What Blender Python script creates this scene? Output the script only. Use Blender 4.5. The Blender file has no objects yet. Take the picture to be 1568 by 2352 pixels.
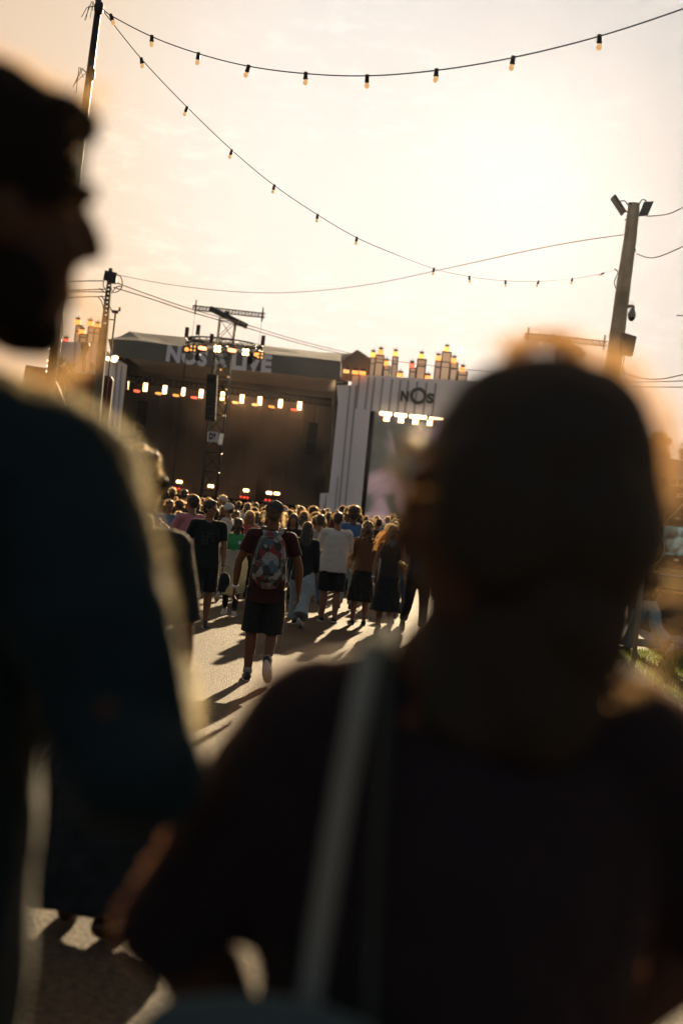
import bpy, bmesh, math, random
from mathutils import Vector, Matrix, noise
V = Vector
R = math.radians
random.seed(11)
SC = bpy.context.scene
COL = SC.collection

# ------------------------------------------------------------------ camera
ROLL = R(6.2); FPX = 3267.0; CZ = 1.75
CAM = V((0, 0, CZ))
RX = V((math.cos(ROLL), 0, math.sin(ROLL))); UX = V((-math.sin(ROLL), 0, math.cos(ROLL)))
cd = bpy.data.cameras.new('camera'); cam = bpy.data.objects.new('camera', cd); COL.objects.link(cam)
cd.sensor_fit = 'VERTICAL'; cd.sensor_height = 36; cd.sensor_width = 24; cd.lens = 50
cd.clip_start = .05; cd.clip_end = 5000
cd.dof.use_dof = True; cd.dof.focus_distance = 16.0; cd.dof.aperture_fstop = 2.1; cd.dof.aperture_blades = 0
m = Matrix((RX, UX, V((0, -1, 0)))).transposed().to_4x4(); m.translation = CAM
cam.matrix_world = m
SC.camera = cam

def P(x, y, d):
    """photo point (1568 x 2352 px) at distance d ahead -> world"""
    return CAM + d * (V((0, 1, 0)) + RX * ((x - 784) / FPX) + UX * ((1176 - y) / FPX))

# ------------------------------------------------------------------ light
SUN_AZ, SUN_EL = R(6.5), R(14.5)
SUND = V((math.sin(SUN_AZ) * math.cos(SUN_EL), math.cos(SUN_AZ) * math.cos(SUN_EL), math.sin(SUN_EL)))
w = bpy.data.worlds.new('World'); SC.world = w; w.use_nodes = True
N = w.node_tree.nodes; L = w.node_tree.links
bg = N['Background']
sky = N.new('ShaderNodeTexSky'); sky.sky_type = 'NISHITA'; sky.sun_disc = False
sky.sun_elevation = SUN_EL; sky.sun_rotation = -SUN_AZ; sky.air_density = 1.6; sky.dust_density = 3.0; sky.ozone_density = .6
tc = N.new('ShaderNodeTexCoord')
def mth(nt, op, a=None, b=None, clamp=False):
    n = nt.nodes.new('ShaderNodeMath'); n.operation = op; n.use_clamp = clamp
    for i, q in enumerate((a, b)):
        if q is None: continue
        if isinstance(q, (int, float)): n.inputs[i].default_value = q
        else: nt.links.new(q, n.inputs[i])
    return n.outputs[0]
NT = w.node_tree
dot = N.new('ShaderNodeVectorMath'); dot.operation = 'DOT_PRODUCT'; dot.inputs[1].default_value = SUND
L.new(tc.outputs['Generated'], dot.inputs[0])
ramp = N.new('ShaderNodeValToRGB'); cr = ramp.color_ramp
mr = N.new('ShaderNodeMapRange'); mr.inputs[1].default_value = -1; mr.inputs[2].default_value = 1
L.new(dot.outputs['Value'], mr.inputs[0]); L.new(mr.outputs[0], ramp.inputs[0])
# warm low-sun haze towards the sun, cool sky away from it
cr.elements[0].position = 0.0; cr.elements[0].color = (.42, .54, .66, 1)
cr.elements[1].position = 1.0; cr.elements[1].color = (1, 1, 1, 1)
for p_, c_ in ((.55, (.48, .51, .57, 1)), (.80, (.70, .48, .32, 1)), (.93, (.94, .69, .485, 1)), (.975, (1.0, .83, .66, 1)), (.99, (1.03, .99, .97, 1))):
    e = cr.elements.new(p_); e.color = c_
# thin high cloud
mp = N.new('ShaderNodeMapping'); mp.inputs['Scale'].default_value = (17, 17, 46); mp.inputs['Rotation'].default_value = (0, R(-8), 0)
L.new(tc.outputs['Generated'], mp.inputs[0])
nz = N.new('ShaderNodeTexNoise'); nz.inputs['Scale'].default_value = 2.2; nz.inputs['Detail'].default_value = 7; nz.inputs['Roughness'].default_value = .62
L.new(mp.outputs[0], nz.inputs['Vector'])
nz2 = N.new('ShaderNodeTexNoise'); nz2.inputs['Scale'].default_value = .22; nz2.inputs['Detail'].default_value = 2
L.new(mp.outputs[0], nz2.inputs['Vector'])
cl = N.new('ShaderNodeMapRange'); cl.inputs[1].default_value = .46; cl.inputs[2].default_value = .72; cl.interpolation_type = 'SMOOTHSTEP'
L.new(nz.outputs[0], cl.inputs[0])
c2 = N.new('ShaderNodeMapRange'); c2.inputs[1].default_value = .42; c2.inputs[2].default_value = .62; L.new(nz2.outputs[0], c2.inputs[0])
cf = mth(NT, 'MULTIPLY', cl.outputs[0], c2.outputs[0])
cf = mth(NT, 'MULTIPLY_ADD', cf, .15); NT.nodes[-1].inputs[2].default_value = 1.0
hs = N.new('ShaderNodeHueSaturation'); hs.inputs['Saturation'].default_value = .25
L.new(sky.outputs[0], hs.inputs['Color'])
gm = N.new('ShaderNodeGamma'); gm.inputs[1].default_value = .28; L.new(hs.outputs[0], gm.inputs[0])
mx = N.new('ShaderNodeVectorMath'); mx.operation = 'MULTIPLY'; L.new(gm.outputs[0], mx.inputs[0]); L.new(ramp.outputs[0], mx.inputs[1])
sx = N.new('ShaderNodeSeparateXYZ'); L.new(tc.outputs['Generated'], sx.inputs[0])
er = N.new('ShaderNodeValToRGB'); L.new(sx.outputs['Z'], er.inputs[0]); er.color_ramp.elements[0].position = 0; er.color_ramp.elements[0].color = (1, .87, .72, 1); er.color_ramp.elements[1].position = .36; er.color_ramp.elements[1].color = (1, .97, .93, 1)
e = er.color_ramp.elements.new(.16); e.color = (1, .92, .84, 1)
mz = N.new('ShaderNodeVectorMath'); mz.operation = 'MULTIPLY'; L.new(mx.outputs[0], mz.inputs[0]); L.new(er.outputs[0], mz.inputs[1]); mx = mz
ms = N.new('ShaderNodeVectorMath'); ms.operation = 'SCALE'; L.new(mx.outputs[0], ms.inputs[0]); L.new(cf, ms.inputs['Scale'])
L.new(ms.outputs[0], bg.inputs[0]); bg.inputs[1].default_value = .15
sd = bpy.data.lights.new('sun', 'SUN'); so = bpy.data.objects.new('sun', sd); COL.objects.link(so)
sd.energy = 5; sd.angle = R(.6); sd.color = (1, .76, .46)
so.rotation_euler = SUND.to_track_quat('Z', 'Y').to_euler()
SC.view_settings.view_transform = 'Standard'; SC.view_settings.look = 'None'
SC.view_settings.exposure = 1.0; SC.view_settings.gamma = 1
SC.cycles.use_denoising = True
SC.cycles.max_bounces = 6; SC.cycles.transparent_max_bounces = 8; SC.cycles.volume_bounces = 0
SC.cycles.sample_clamp_indirect = 4

# ------------------------------------------------------------------ materials
def mat(name, col, rough=.7, spec=.4, sheen=0, sheencol=None, bump=0, bscale=60, metal=0, emit=None, es=0, trans=0, tcol=None, var=0, vscale=8, bdist=.01):
    M = bpy.data.materials.new(name); M.use_nodes = True
    nt = M.node_tree; b = nt.nodes['Principled BSDF']
    b.inputs['Base Color'].default_value = (*col, 1); b.inputs['Roughness'].default_value = rough
    b.inputs['Specular IOR Level'].default_value = spec; b.inputs['Metallic'].default_value = metal
    if sheen:
        b.inputs['Sheen Weight'].default_value = sheen; b.inputs['Sheen Roughness'].default_value = .35
        b.inputs['Sheen Tint'].default_value = (*(sheencol or (1, .9, .7)), 1)
    if emit: b.inputs['Emission Color'].default_value = (*emit, 1); b.inputs['Emission Strength'].default_value = es
    t = nt.nodes.new('ShaderNodeTexCoord')
    if bump:
        n = nt.nodes.new('ShaderNodeTexNoise'); n.inputs['Scale'].default_value = bscale; n.inputs['Detail'].default_value = 4
        nt.links.new(t.outputs['Object'], n.inputs['Vector'])
        bp = nt.nodes.new('ShaderNodeBump'); bp.inputs['Strength'].default_value = bump; bp.inputs['Distance'].default_value = bdist
        nt.links.new(n.outputs[0], bp.inputs['Height']); nt.links.new(bp.outputs[0], b.inputs['Normal'])
    if var:
        n = nt.nodes.new('ShaderNodeTexNoise'); n.inputs['Scale'].default_value = vscale; n.inputs['Detail'].default_value = 5
        nt.links.new(t.outputs['Object'], n.inputs['Vector'])
        r_ = nt.nodes.new('ShaderNodeValToRGB'); r_.color_ramp.elements[0].position = .3; r_.color_ramp.elements[1].position = .7
        r_.color_ramp.elements[0].color = (*[c * (1 - var) for c in col], 1); r_.color_ramp.elements[1].color = (*[min(1, c * (1 + var)) for c in col], 1)
        nt.links.new(n.outputs[0], r_.inputs[0]); nt.links.new(r_.outputs[0], b.inputs['Base Color'])
    if trans:
        tr = nt.nodes.new('ShaderNodeBsdfTranslucent'); tr.inputs[0].default_value = (*(tcol or col), 1)
        mxs = nt.nodes.new('ShaderNodeMixShader'); mxs.inputs[0].default_value = trans
        nt.links.new(b.outputs[0], mxs.inputs[1]); nt.links.new(tr.outputs[0], mxs.inputs[2])
        nt.links.new(mxs.outputs[0], nt.nodes['Material Output'].inputs[0])
    return M
def cloth(name, col, **k):
    k.setdefault('rough', .85); k.setdefault('spec', .25); k.setdefault('sheen', .35); k.setdefault('bump', .5); k.setdefault('bscale', 14); k.setdefault('bdist', .03)
    return mat(name, col, **k)
SKIN = mat('skin', (.22, .11, .065), .6, .25, sheen=.3, bump=.15, bscale=90)
SKIN_T = mat('tanned_skin', (.14, .065, .035), .7, .15, sheen=.2)
SKIN_D = mat('dark_skin', (.06, .03, .018), .45, .45, sheen=.25)
HAIR_D = mat('dark_hair', (.014, .010, .008), .45, .5, sheen=.5, sheencol=(1, .7, .4), bump=.6, bscale=70)
HAIR_B = mat('brown_hair', (.05, .028, .014), .45, .5, sheen=.6, sheencol=(1, .75, .4), bump=.6, bscale=70)
HAIR_Y = mat('blonde_hair', (.32, .18, .07), .45, .5, sheen=.8, sheencol=(1, .8, .5), bump=.6, bscale=70)
HAIR_F = mat('matte_dark_hair', (.009, .007, .006), .85, .08, bump=.15, bscale=70)
FUZZ = mat('backlit_hair_strands', (.30, .16, .06), .35, .7, trans=.65, tcol=(.9, .58, .28))
FUZZ_Y = mat('backlit_blonde_strands', (.6, .36, .14), .35, .7, trans=.7, tcol=(1, .78, .48))
RIM_FIBRE = mat('golden_rim_fibres', (.3, .26, .18), .5, .5, trans=.7, tcol=(.95, .78, .45))  # rim light gold put into the fibre colour
BLACK = cloth('black_cotton', (.010, .013, .015)); NAVY = cloth('navy_cotton', (.012, .02, .035))
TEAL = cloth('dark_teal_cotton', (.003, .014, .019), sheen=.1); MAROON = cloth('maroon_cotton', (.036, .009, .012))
PLUM = cloth('plum_cotton', (.013, .009, .012), sheen=.1); PINK = cloth('pink_cotton', (.42, .17, .20))
WHITE = cloth('white_cotton', (.62, .60, .58), trans=.3, tcol=(.8, .72, .6)); GREY = cloth('grey_cotton', (.20, .20, .20))
GREEN = cloth('green_cotton', (.05, .30, .10), trans=.15); DENIM = cloth('light_denim', (.24, .29, .30)); JEANS = cloth('blue_denim', (.05, .08, .13))
BEIGE = cloth('beige_cotton', (.38, .32, .22)); REDC = cloth('red_cotton', (.35, .03, .03)); BLUEC = cloth('blue_cotton', (.05, .11, .25))
OLIVE = cloth('olive_cotton', (.08, .09, .04)); BROWNC = cloth('brown_cotton', (.10, .05, .025)); LILAC = cloth('lilac_cotton', (.25, .20, .35))
YELLOW = cloth('yellow_cotton', (.5, .34, .08))
SHOE_D = mat('black_shoe', (.015, .015, .018), .5); SHOE_W = mat('white_shoe', (.45, .43, .40), .6); SOLE = mat('rubber_sole', (.5, .48, .44), .7)
DMETAL = mat('dark_metal', (.02, .02, .02), .45, .5, metal=.3, var=.3, vscale=3); ALU = mat('aluminium', (.35, .34, .32), .35, .5, metal=.9)
GOLD = mat('gold_metal', (.85, .55, .2), .22, .5, metal=1); RUBBER = mat('cable_rubber', (.012, .012, .012), .45, .5)
CONC = mat('weathered_flare_concrete', (.50, .40, .26), .85, .3, bump=.5, bscale=18, var=.25, vscale=2.5)  # weathered concrete; its golden base tone stands in for sun flare
GLASSD = mat('dark_glass', (.01, .01, .012), .1, .6)
PAPER = mat('paper_band', (.7, .7, .72), .6)
ROOFM = mat('grey_tent_fabric', (.30, .28, .25), .8, .25, trans=.2, tcol=(.45, .38, .28), var=.22, vscale=.22, bump=.4, bscale=.4, bdist=.4)
FASCIA = mat('dark_fascia_fabric', (.16, .155, .125), .85, .2, var=.12, vscale=.3)
LETTER = mat('pale_lettering', (.88, .83, .84), .7, .2)
CURT = mat('black_drape', (.012, .011, .009), .95, .1)
FACADE = mat('white_facade_panel', (.85, .79, .77), .6, .3, var=.05, vscale=.4)
LOGO = mat('dark_logo_board', (.06, .06, .045), .7)
def emis(name, col, s):
    M = bpy.data.materials.new(name); M.use_nodes = True; b = M.node_tree.nodes['Principled BSDF']
    b.inputs['Base Color'].default_value = (*[c * .3 for c in col], 1)
    b.inputs['Emission Color'].default_value = (*col, 1); b.inputs['Emission Strength'].default_value = s
    return M
E_WARM = emis('blinder_glow', (1, .60, .24), 5); E_ORANGE = emis('orange_lamp_glow', (1, .30, .06), 1.15); E_RED = emis('red_lamp_glow', (1, .10, .05), 1.3)
E_DIM = emis('dim_amber_glow', (1, .5, .15), .7); E_BULB = emis('festoon_bulb_glow', (1, .56, .22), .36); E_STRIP = emis('light_strip_glow', (1, .72, .42), 2.2)

# ------------------------------------------------------------------ mesh helpers
class MB:
    def __init__(s): s.bm = bmesh.new(); s.mi = 0
    def face(s, vs):
        try: f = s.bm.faces.new(vs)
        except ValueError: return
        f.smooth = True; f.material_index = s.mi
    def quad(s, *ps, smooth=False):
        vs = [s.bm.verts.new(p) for p in ps]; f = s.bm.faces.new(vs); f.material_index = s.mi; f.smooth = smooth
    def box(s, c, size, rot=None):
        c = V(c); h = [q / 2 for q in size]; vs = []
        for z in (-1, 1):
            for x, y in ((-1, -1), (1, -1), (1, 1), (-1, 1)):
                p = V((x * h[0], y * h[1], z * h[2]))
                if rot is not None: p = rot @ p
                vs.append(s.bm.verts.new(c + p))
        for q in ((3, 2, 1, 0), (4, 5, 6, 7), (0, 1, 5, 4), (1, 2, 6, 5), (2, 3, 7, 6), (3, 0, 4, 7)):
            f = s.bm.faces.new([vs[i] for i in q]); f.material_index = s.mi
        return s
    def loft(s, pts, rad, side=None, n=14, cap='round'):
        pts = [V(p) for p in pts]; rad = [r if isinstance(r, tuple) else (r, r) for r in rad]
        T = []
        for i in range(len(pts)):
            a = pts[max(0, i - 1)]; b = pts[min(len(pts) - 1, i + 1)]; T.append((b - a).normalized())
        if cap == 'round':
            p0, t0, r0 = pts[0], T[0], rad[0]; p1, t1, r1 = pts[-1], T[-1], rad[-1]
            q0, q1 = min(r0), min(r1)
            pts = [p0 - t0 * q0 * .95, p0 - t0 * q0 * .6] + pts + [p1 + t1 * q1 * .6, p1 + t1 * q1 * .95]
            rad = [(r0[0] * .35, r0[1] * .35), (r0[0] * .8, r0[1] * .8)] + rad + [(r1[0] * .8, r1[1] * .8), (r1[0] * .35, r1[1] * .35)]
            T = [t0, t0] + T + [t1, t1]
        rings = []
        ref = V(side) if side is not None else None
        for p, t, r in zip(pts, T, rad):
            if ref is None:
                ref = t.cross(V((0, 0, 1)));
                if ref.length < .1: ref = t.cross(V((1, 0, 0)))
            u = ref - t * ref.dot(t)
            if u.length < 1e-4: u = t.orthogonal()
            u.normalize(); v = t.cross(u)
            if side is None: ref = u
            rings.append([s.bm.verts.new(p + u * (math.cos(k * 2 * math.pi / n) * r[0]) + v * (math.sin(k * 2 * math.pi / n) * r[1])) for k in range(n)])
        for a, b in zip(rings, rings[1:]):
            for k in range(n): s.face([a[k], a[(k + 1) % n], b[(k + 1) % n], b[k]])
        if cap: s.face(rings[0][::-1]); s.face(rings[-1])
        return s
    def ell(s, c, r, rot=None, nu=14, nv=9):
        c = V(c); rows = []
        for j in range(nv + 1):
            th = math.pi * j / nv; row = []
            for i in range(nu if 0 < j < nv else 1):
                ph = 2 * math.pi * i / nu
                p = V((r[0] * math.sin(th) * math.cos(ph), r[1] * math.sin(th) * math.sin(ph), r[2] * math.cos(th)))
                if rot is not None: p = rot @ p
                row.append(s.bm.verts.new(c + p))
            rows.append(row)
        for a, b in zip(rows, rows[1:]):
            for i in range(nu):
                A = [a[i % len(a)], b[i % len(b)], b[(i + 1) % len(b)], a[(i + 1) % len(a)]]
                seen = []
                for q in A:
                    if q not in seen: seen.append(q)
                if len(seen) > 2: s.face(seen)
        return s
    def beam(s, a, b, r, n=6):
        a, b = V(a), V(b)
        if (b - a).length < 1e-5: return s
        return s.loft([a, b], [r, r], n=n, cap='flat')
    def prism(s, poly, y0, y1):
        """poly: list of (x,z); extruded from y0 to y1"""
        a = [s.bm.verts.new((x, y0, z)) for x, z in poly]; b = [s.bm.verts.new((x, y1, z)) for x, z in poly]
        for q in (a, b[::-1]):
            f = s.bm.faces.new(q); f.material_index = s.mi
        for i in range(len(poly)):
            j = (i + 1) % len(poly); f = s.bm.faces.new([a[j], a[i], b[i], b[j]]); f.material_index = s.mi
        return s
    def blades(s, starts, length, wid, up=.25, jit=.5, curl=.4):
        for p, nrm in starts:
            d = (nrm + V((random.uniform(-1, 1), random.uniform(-1, 1), random.uniform(-1, 1))) * jit + V((0, 0, up))).normalized()
            l = length * random.uniform(.4, 1.3); sd_ = d.orthogonal().normalized() * wid
            q = V((random.uniform(-1, 1), random.uniform(-1, 1), random.uniform(-1, .3))) * l * curl
            p1 = p + d * l * .5 + q * .4; p2 = p + d * l + q
            a, b, c, e, f_ = [s.bm.verts.new(x) for x in (p - sd_, p + sd_, p1 + sd_, p1 - sd_, p2)]
            s.face([a, b, c, e]); s.face([e, c, f_])
        return s
    def mesh(s, name):
        me = bpy.data.meshes.new(name); s.bm.normal_update(); bmesh.ops.recalc_face_normals(s.bm, faces=s.bm.faces); s.bm.to_mesh(me); s.bm.free(); return me

def tag(o, label=None, cat=None, group=None, kind=None):
    if label: o['label'] = label
    if cat: o['category'] = cat
    if group: o['group'] = group
    if kind: o['kind'] = kind
    return o
def link(name, me, mats, parent=None, loc=None):
    """mesh in world coordinates -> object; origin moved to loc, or the parent's origin"""
    o = bpy.data.objects.new(name, me); COL.objects.link(o)
    for q in (mats if isinstance(mats, (list, tuple)) else [mats]): me.materials.append(q)
    org = loc if loc is not None else (parent['_org'] if parent is not None and '_org' in parent else None)
    if org is not None:
        org = V(org); me.transform(Matrix.Translation(-org))
    if parent is not None: o.parent = parent
    elif org is not None: o.location = org
    if org is not None: o['_org'] = tuple(org)
    return o
def root(name, loc, label, cat, group=None):
    o = bpy.data.objects.new(name, None); COL.objects.link(o); o.location = loc; o['_org'] = tuple(loc); o.empty_display_size = .2
    return tag(o, label, cat, group)
def part(name, mb, m_, parent): return link(name, mb.mesh(name), m_, parent)
def single(name, mb, m_, label, cat, group=None, loc=None, kind=None):
    return tag(link(name, mb.mesh(name), m_, loc=loc), label, cat, group, kind)

def remesh(mb, voxel, smooth=3, name='body', wrinkle=0, wsc=6):
    for _ in range(2):
        long = [e for e in mb.bm.edges if e.calc_length() > max(.06, voxel * 4)]
        if long: bmesh.ops.subdivide_edges(mb.bm, edges=long, cuts=2, use_grid_fill=True)
    bmesh.ops.triangulate(mb.bm, faces=mb.bm.faces[:])
    me = mb.mesh(name); o = bpy.data.objects.new('tmp', me); COL.objects.link(o)
    r = o.modifiers.new('r', 'REMESH'); r.mode = 'VOXEL'; r.voxel_size = voxel; r.use_smooth_shade = True
    if smooth: q = o.modifiers.new('s', 'SMOOTH'); q.factor = .5; q.iterations = smooth
    dg = bpy.context.evaluated_depsgraph_get(); out = bpy.data.meshes.new_from_object(o.evaluated_get(dg)); out.name = name
    bpy.data.objects.remove(o); bpy.data.meshes.remove(me)
    if wrinkle:
        nrm = [v.normal.copy() for v in out.vertices]
        for v, nv_ in zip(out.vertices, nrm):
            c = v.co; n = noise.noise(V((c.x * wsc * 1.6, c.y * wsc * 1.6, c.z * wsc * .8))) + .5 * noise.noise(V((c.x * wsc * 4, c.y * wsc * 4, c.z * wsc * 2.4 + 7)))
            v.co = c + nv_ * n * wrinkle
    for p in out.polygons: p.use_smooth = True
    return out

# ------------------------------------------------------------------ people
def hsc(J): return J['s'] * J.get('hs', 1) * (.96 if J['fem'] else 1)
def rotz(a): return Matrix.Rotation(a, 3, 'Z')
def skeleton(H=1.75, pose=None, fem=False):
    """local joints: facing +Y, x to the person's right, feet on z=0"""
    p = dict(lt=(0, 0), rt=(0, 0), la=(0, 8, 10), ra=(0, 8, 10), yaw=0, pitch=0, lean=0, tilt=0); p.update(pose or {})
    s = H / 1.75; J = {}; sh = .165 if fem else .19; hp = .095
    J['s'] = s; J['fem'] = fem
    for k, sg in (('l', -1), ('r', 1)):
        sw, kn = p[k + 't']; hip = V((sg * hp, 0, .90)); sw = R(sw); kn = R(kn)
        knee = hip + V((sg * .01, math.sin(sw), -math.cos(sw))) * .43
        an = knee + V((0, math.sin(sw - kn), -math.cos(sw - kn))) * .40
        fd = V((sg * .12, math.cos(sw - kn), math.sin(sw - kn) * (1 if kn > .2 else .6))).normalized()
        J[k + 'hip'], J[k + 'knee'], J[k + 'ank'], J[k + 'fd'] = hip, knee, an, fd
    low = min(J['lank'].z + min(0, J['lfd'].z * .17), J['rank'].z + min(0, J['rfd'].z * .17)) - .075
    lean = R(p['lean']); rl = Matrix.Rotation(-lean, 3, 'X')
    pel = V((0, 0, .92)); up = lambda v: pel + rl @ (v - pel)
    J['pel'] = pel; J['waist'] = up(V((0, 0, 1.08))); J['chest'] = up(V((0, .01, 1.30))); J['nb'] = up(V((0, -.01, 1.47)))
    J['head'] = up(V((0, .02, 1.645))); J['neck'] = up(V((0, 0, 1.53)))
    J['hrot'] = rotz(R(-p['yaw'])) @ Matrix.Rotation(R(-p['pitch']), 3, 'X') @ Matrix.Rotation(R(p['tilt']), 3, 'Y')
    for k, sg in (('l', -1), ('r', 1)):
        f, ab, e = [R(q) for q in p[k + 'a']]; shd = up(V((sg * sh, 0, 1.42)))
        d = V((sg * math.sin(ab), math.sin(f) * math.cos(ab), -math.cos(f) * math.cos(ab)))
        el = shd + d * .29
        d2 = V((sg * math.sin(ab) * .15, math.sin(f + e) * math.cos(ab), -math.cos(f + e) * math.cos(ab))).normalized()
        wr = el + d2 * .25
        J[k + 'sh'], J[k + 'el'], J[k + 'wr'], J[k + 'hd'] = shd, el, wr, d2
    for k, v in list(J.items()):
        if isinstance(v, Vector) and not k.endswith(('fd', 'hd')): J[k] = (v - V((0, 0, low))) * s
    return J
def xf(J, fac, base):
    """turn local joints by facing angle (0 = away from camera) and move to base"""
    Rz = rotz(fac)
    for k, v in list(J.items()):
        if isinstance(v, Vector): J[k] = Rz @ v if k.endswith(('fd', 'hd')) else Rz @ v + V(base)
    J['hrot'] = Rz @ J['hrot']; J['side'] = Rz @ V((1, 0, 0)); J['fwd'] = Rz @ V((0, 1, 0))
    return J
def hand(mb, J, k, curl=.5, n=8):
    s = J['s']; w0, d = J[k + 'wr'], J[k + 'hd'].normalized(); sg = -1 if k == 'l' else 1
    fwd = J['fwd']; pn = (J['side'] * -sg); pn = (pn - d * pn.dot(d)).normalized()      # palm faces the body
    ac = d.cross(pn).normalized(); ac = ac if ac.dot(fwd) > 0 else -ac                    # across the palm, towards the thumb side
    pc = w0 + d * .05 * s
    mb.loft([w0 - d * .01, w0 + d * .03 * s, w0 + d * .085 * s], [(.024 * s, .019 * s), (.036 * s, .017 * s), (.040 * s, .014 * s)], side=ac, n=10)
    for i, (off, ln) in enumerate(((.030, .072), (.010, .080), (-.011, .075), (-.030, .058))):
        b = w0 + (d * .085 + ac * off) * s; c = curl * (1 + .12 * i)
        d1 = (d * math.cos(c * .6) + pn * math.sin(c * .6)); d2 = (d * math.cos(c * 1.5) + pn * math.sin(c * 1.5))
        mb.loft([b, b + d1 * ln * .5 * s, b + (d1 * .5 + d2 * .5) * ln * s], [.0095 * s, .0085 * s, .007 * s], n=n)
    tb = w0 + (d * .03 + ac * .03) * s; t1 = (d * .7 + ac * .6 + pn * .35).normalized(); t2 = (d + pn * .4 + ac * .1).normalized()
    mb.loft([tb, tb + t1 * .035 * s, tb + (t1 * .035 + t2 * .032) * s], [.012 * s, .0105 * s, .008 * s], n=n)
def head(mb, J, face=True):
    s, c, r = hsc(J), J['head'], J['hrot']
    at = lambda x, y, z: c + r @ V((x * s, y * s, z * s)); el = lambda p, q: mb.ell(at(*p), [a * s for a in q], rot=r)
    el((0, -.012, .025), (.074, .095, .088)); el((0, .020, -.03), (.060, .070, .085)); el((0, .058, -.092), (.027, .026, .022))
    el((0, .035, -.075), (.046, .05, .035))
    nt_ = J.get('nose', (.106, -.024)); mb.loft([at(0, .080, .026), at(0, .080 + (nt_[0] - .08) * .7, .01 + nt_[1] * .4), at(0, *nt_)], [.010 * s, .012 * s, .0125 * s], n=8)
    for sg in (-1, 1):
        el((sg * .072, -.005, -.008), (.010, .022, .031)); el((sg * .030, .076, .032), (.026, .014, .010)); el((sg * .032, .066, -.022), (.022, .02, .018))
    el((0, .080, -.054), (.024, .014, .008)); el((0, .076, -.067), (.021, .013, .008))
def body(J, voxel=.010, feet=False, build=1.0, hands=True, armlen=1):
    mb = MB(); s = J['s']; sd_ = J['side']; f = J['fem']; b = build
    mb.loft([J['pel'] - V((0, 0, .03)) * s, J['pel'] + V((0, 0, .03)) * s, J['waist'], J['chest'], J['chest'] + (J['nb'] - J['chest']) * .6, J['nb']],
            [(.13 * s, .10 * s), (.165 * s * b, .115 * s * b), (.135 * s * b, .10 * s * b), (.165 * s * b, .118 * s * b), (.165 * s * b, .095 * s), (.075 * s, .065 * s)], side=sd_, n=18)
    mb.loft([J['nb'] - V((0, 0, .02)), J['neck'], J['head'] - V((0, 0, .03)) * s], [.064 * s, .054 * s, .052 * s], n=12)
    head(mb, J)
    for k in 'lr':
        mb.loft([J[k + 'sh'], J[k + 'sh'].lerp(J[k + 'el'], .45), J[k + 'el'], J[k + 'el'].lerp(J[k + 'wr'], .35), J[k + 'wr']],
                [.055 * s * b, .047 * s * b, .037 * s, .040 * s * b, .025 * s], n=12)
        mb.loft([J['chest'].lerp(J['nb'], .5), J[k + 'sh']], [.07 * s, .058 * s * b], n=12)
        if hands: hand(mb, J, k)
        mb.loft([J[k + 'hip'], J[k + 'hip'].lerp(J[k + 'knee'], .5), J[k + 'knee'], J[k + 'knee'].lerp(J[k + 'ank'], .3), J[k + 'knee'].lerp(J[k + 'ank'], .6), J[k + 'ank']],
                [.092 * s * b, .080 * s * b, .055 * s, .060 * s * b, .050 * s * b, .035 * s], n=12)
        a, fd = J[k + 'ank'], J[k + 'fd']; dn = (V((0, 0, -1)) - fd * -fd.z)
        dn = dn.normalized() if dn.length > .2 else V((0, 0, -1))
        if (J[k + 'knee'] - a).normalized().dot(V((0, 0, 1))) < .9: dn = ((a - J[k + 'knee']).normalized() - fd * (a - J[k + 'knee']).normalized().dot(fd)).normalized()
        J[k + 'dn'] = dn
        mb.loft([a - fd * .03 * s + dn * .03 * s, a + fd * .06 * s + dn * .035 * s, a + fd * .15 * s + dn * .05 * s], [(.035 * s, .035 * s), (.04 * s, .03 * s), (.04 * s, .02 * s)], side=fd.cross(dn), n=10)
    return remesh(mb, voxel, 2)
def shoes(J, which='lr', high=0):
    mb = MB(); s = J['s']
    for k in which:
        a, fd, dn = J[k + 'ank'], J[k + 'fd'], J[k + 'dn']; sd_ = fd.cross(dn)
        mb.loft([a - fd * .055 * s + dn * .035 * s, a + dn * .035 * s, a + fd * .08 * s + dn * .045 * s, a + fd * .175 * s + dn * .055 * s],
                [(.040 * s, .042 * s), (.044 * s, .046 * s), (.048 * s, .034 * s), (.042 * s, .022 * s)], side=sd_, n=12)
        mb.loft([a + dn * .0 * s - fd * .01 * s, a + dn * .03 * s], [(.04 * s, .042 * s)] * 2, side=sd_, n=12, cap='flat')
    return mb
def soles(J, which='lr'):
    mb = MB(); s = J['s']
    for k in which:
        a, fd, dn = J[k + 'ank'], J[k + 'fd'], J[k + 'dn']; sd_ = fd.cross(dn).normalized()
        c = a + fd * .06 * s + dn * .078 * s
        o = [c + fd * .145 * math.cos(t) * s + sd_ * .047 * math.sin(t) * s * (1 + .15 * math.cos(t)) for t in [i * math.pi / 8 for i in range(16)]]
        A = [mb.bm.verts.new(p - dn * .012 * s) for p in o]; B = [mb.bm.verts.new(p + dn * .012 * s) for p in o]
        mb.face(A); mb.face(B[::-1])
        for i in range(16): mb.face([A[i], A[(i + 1) % 16], B[(i + 1) % 16], B[i]])
    return mb
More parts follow.
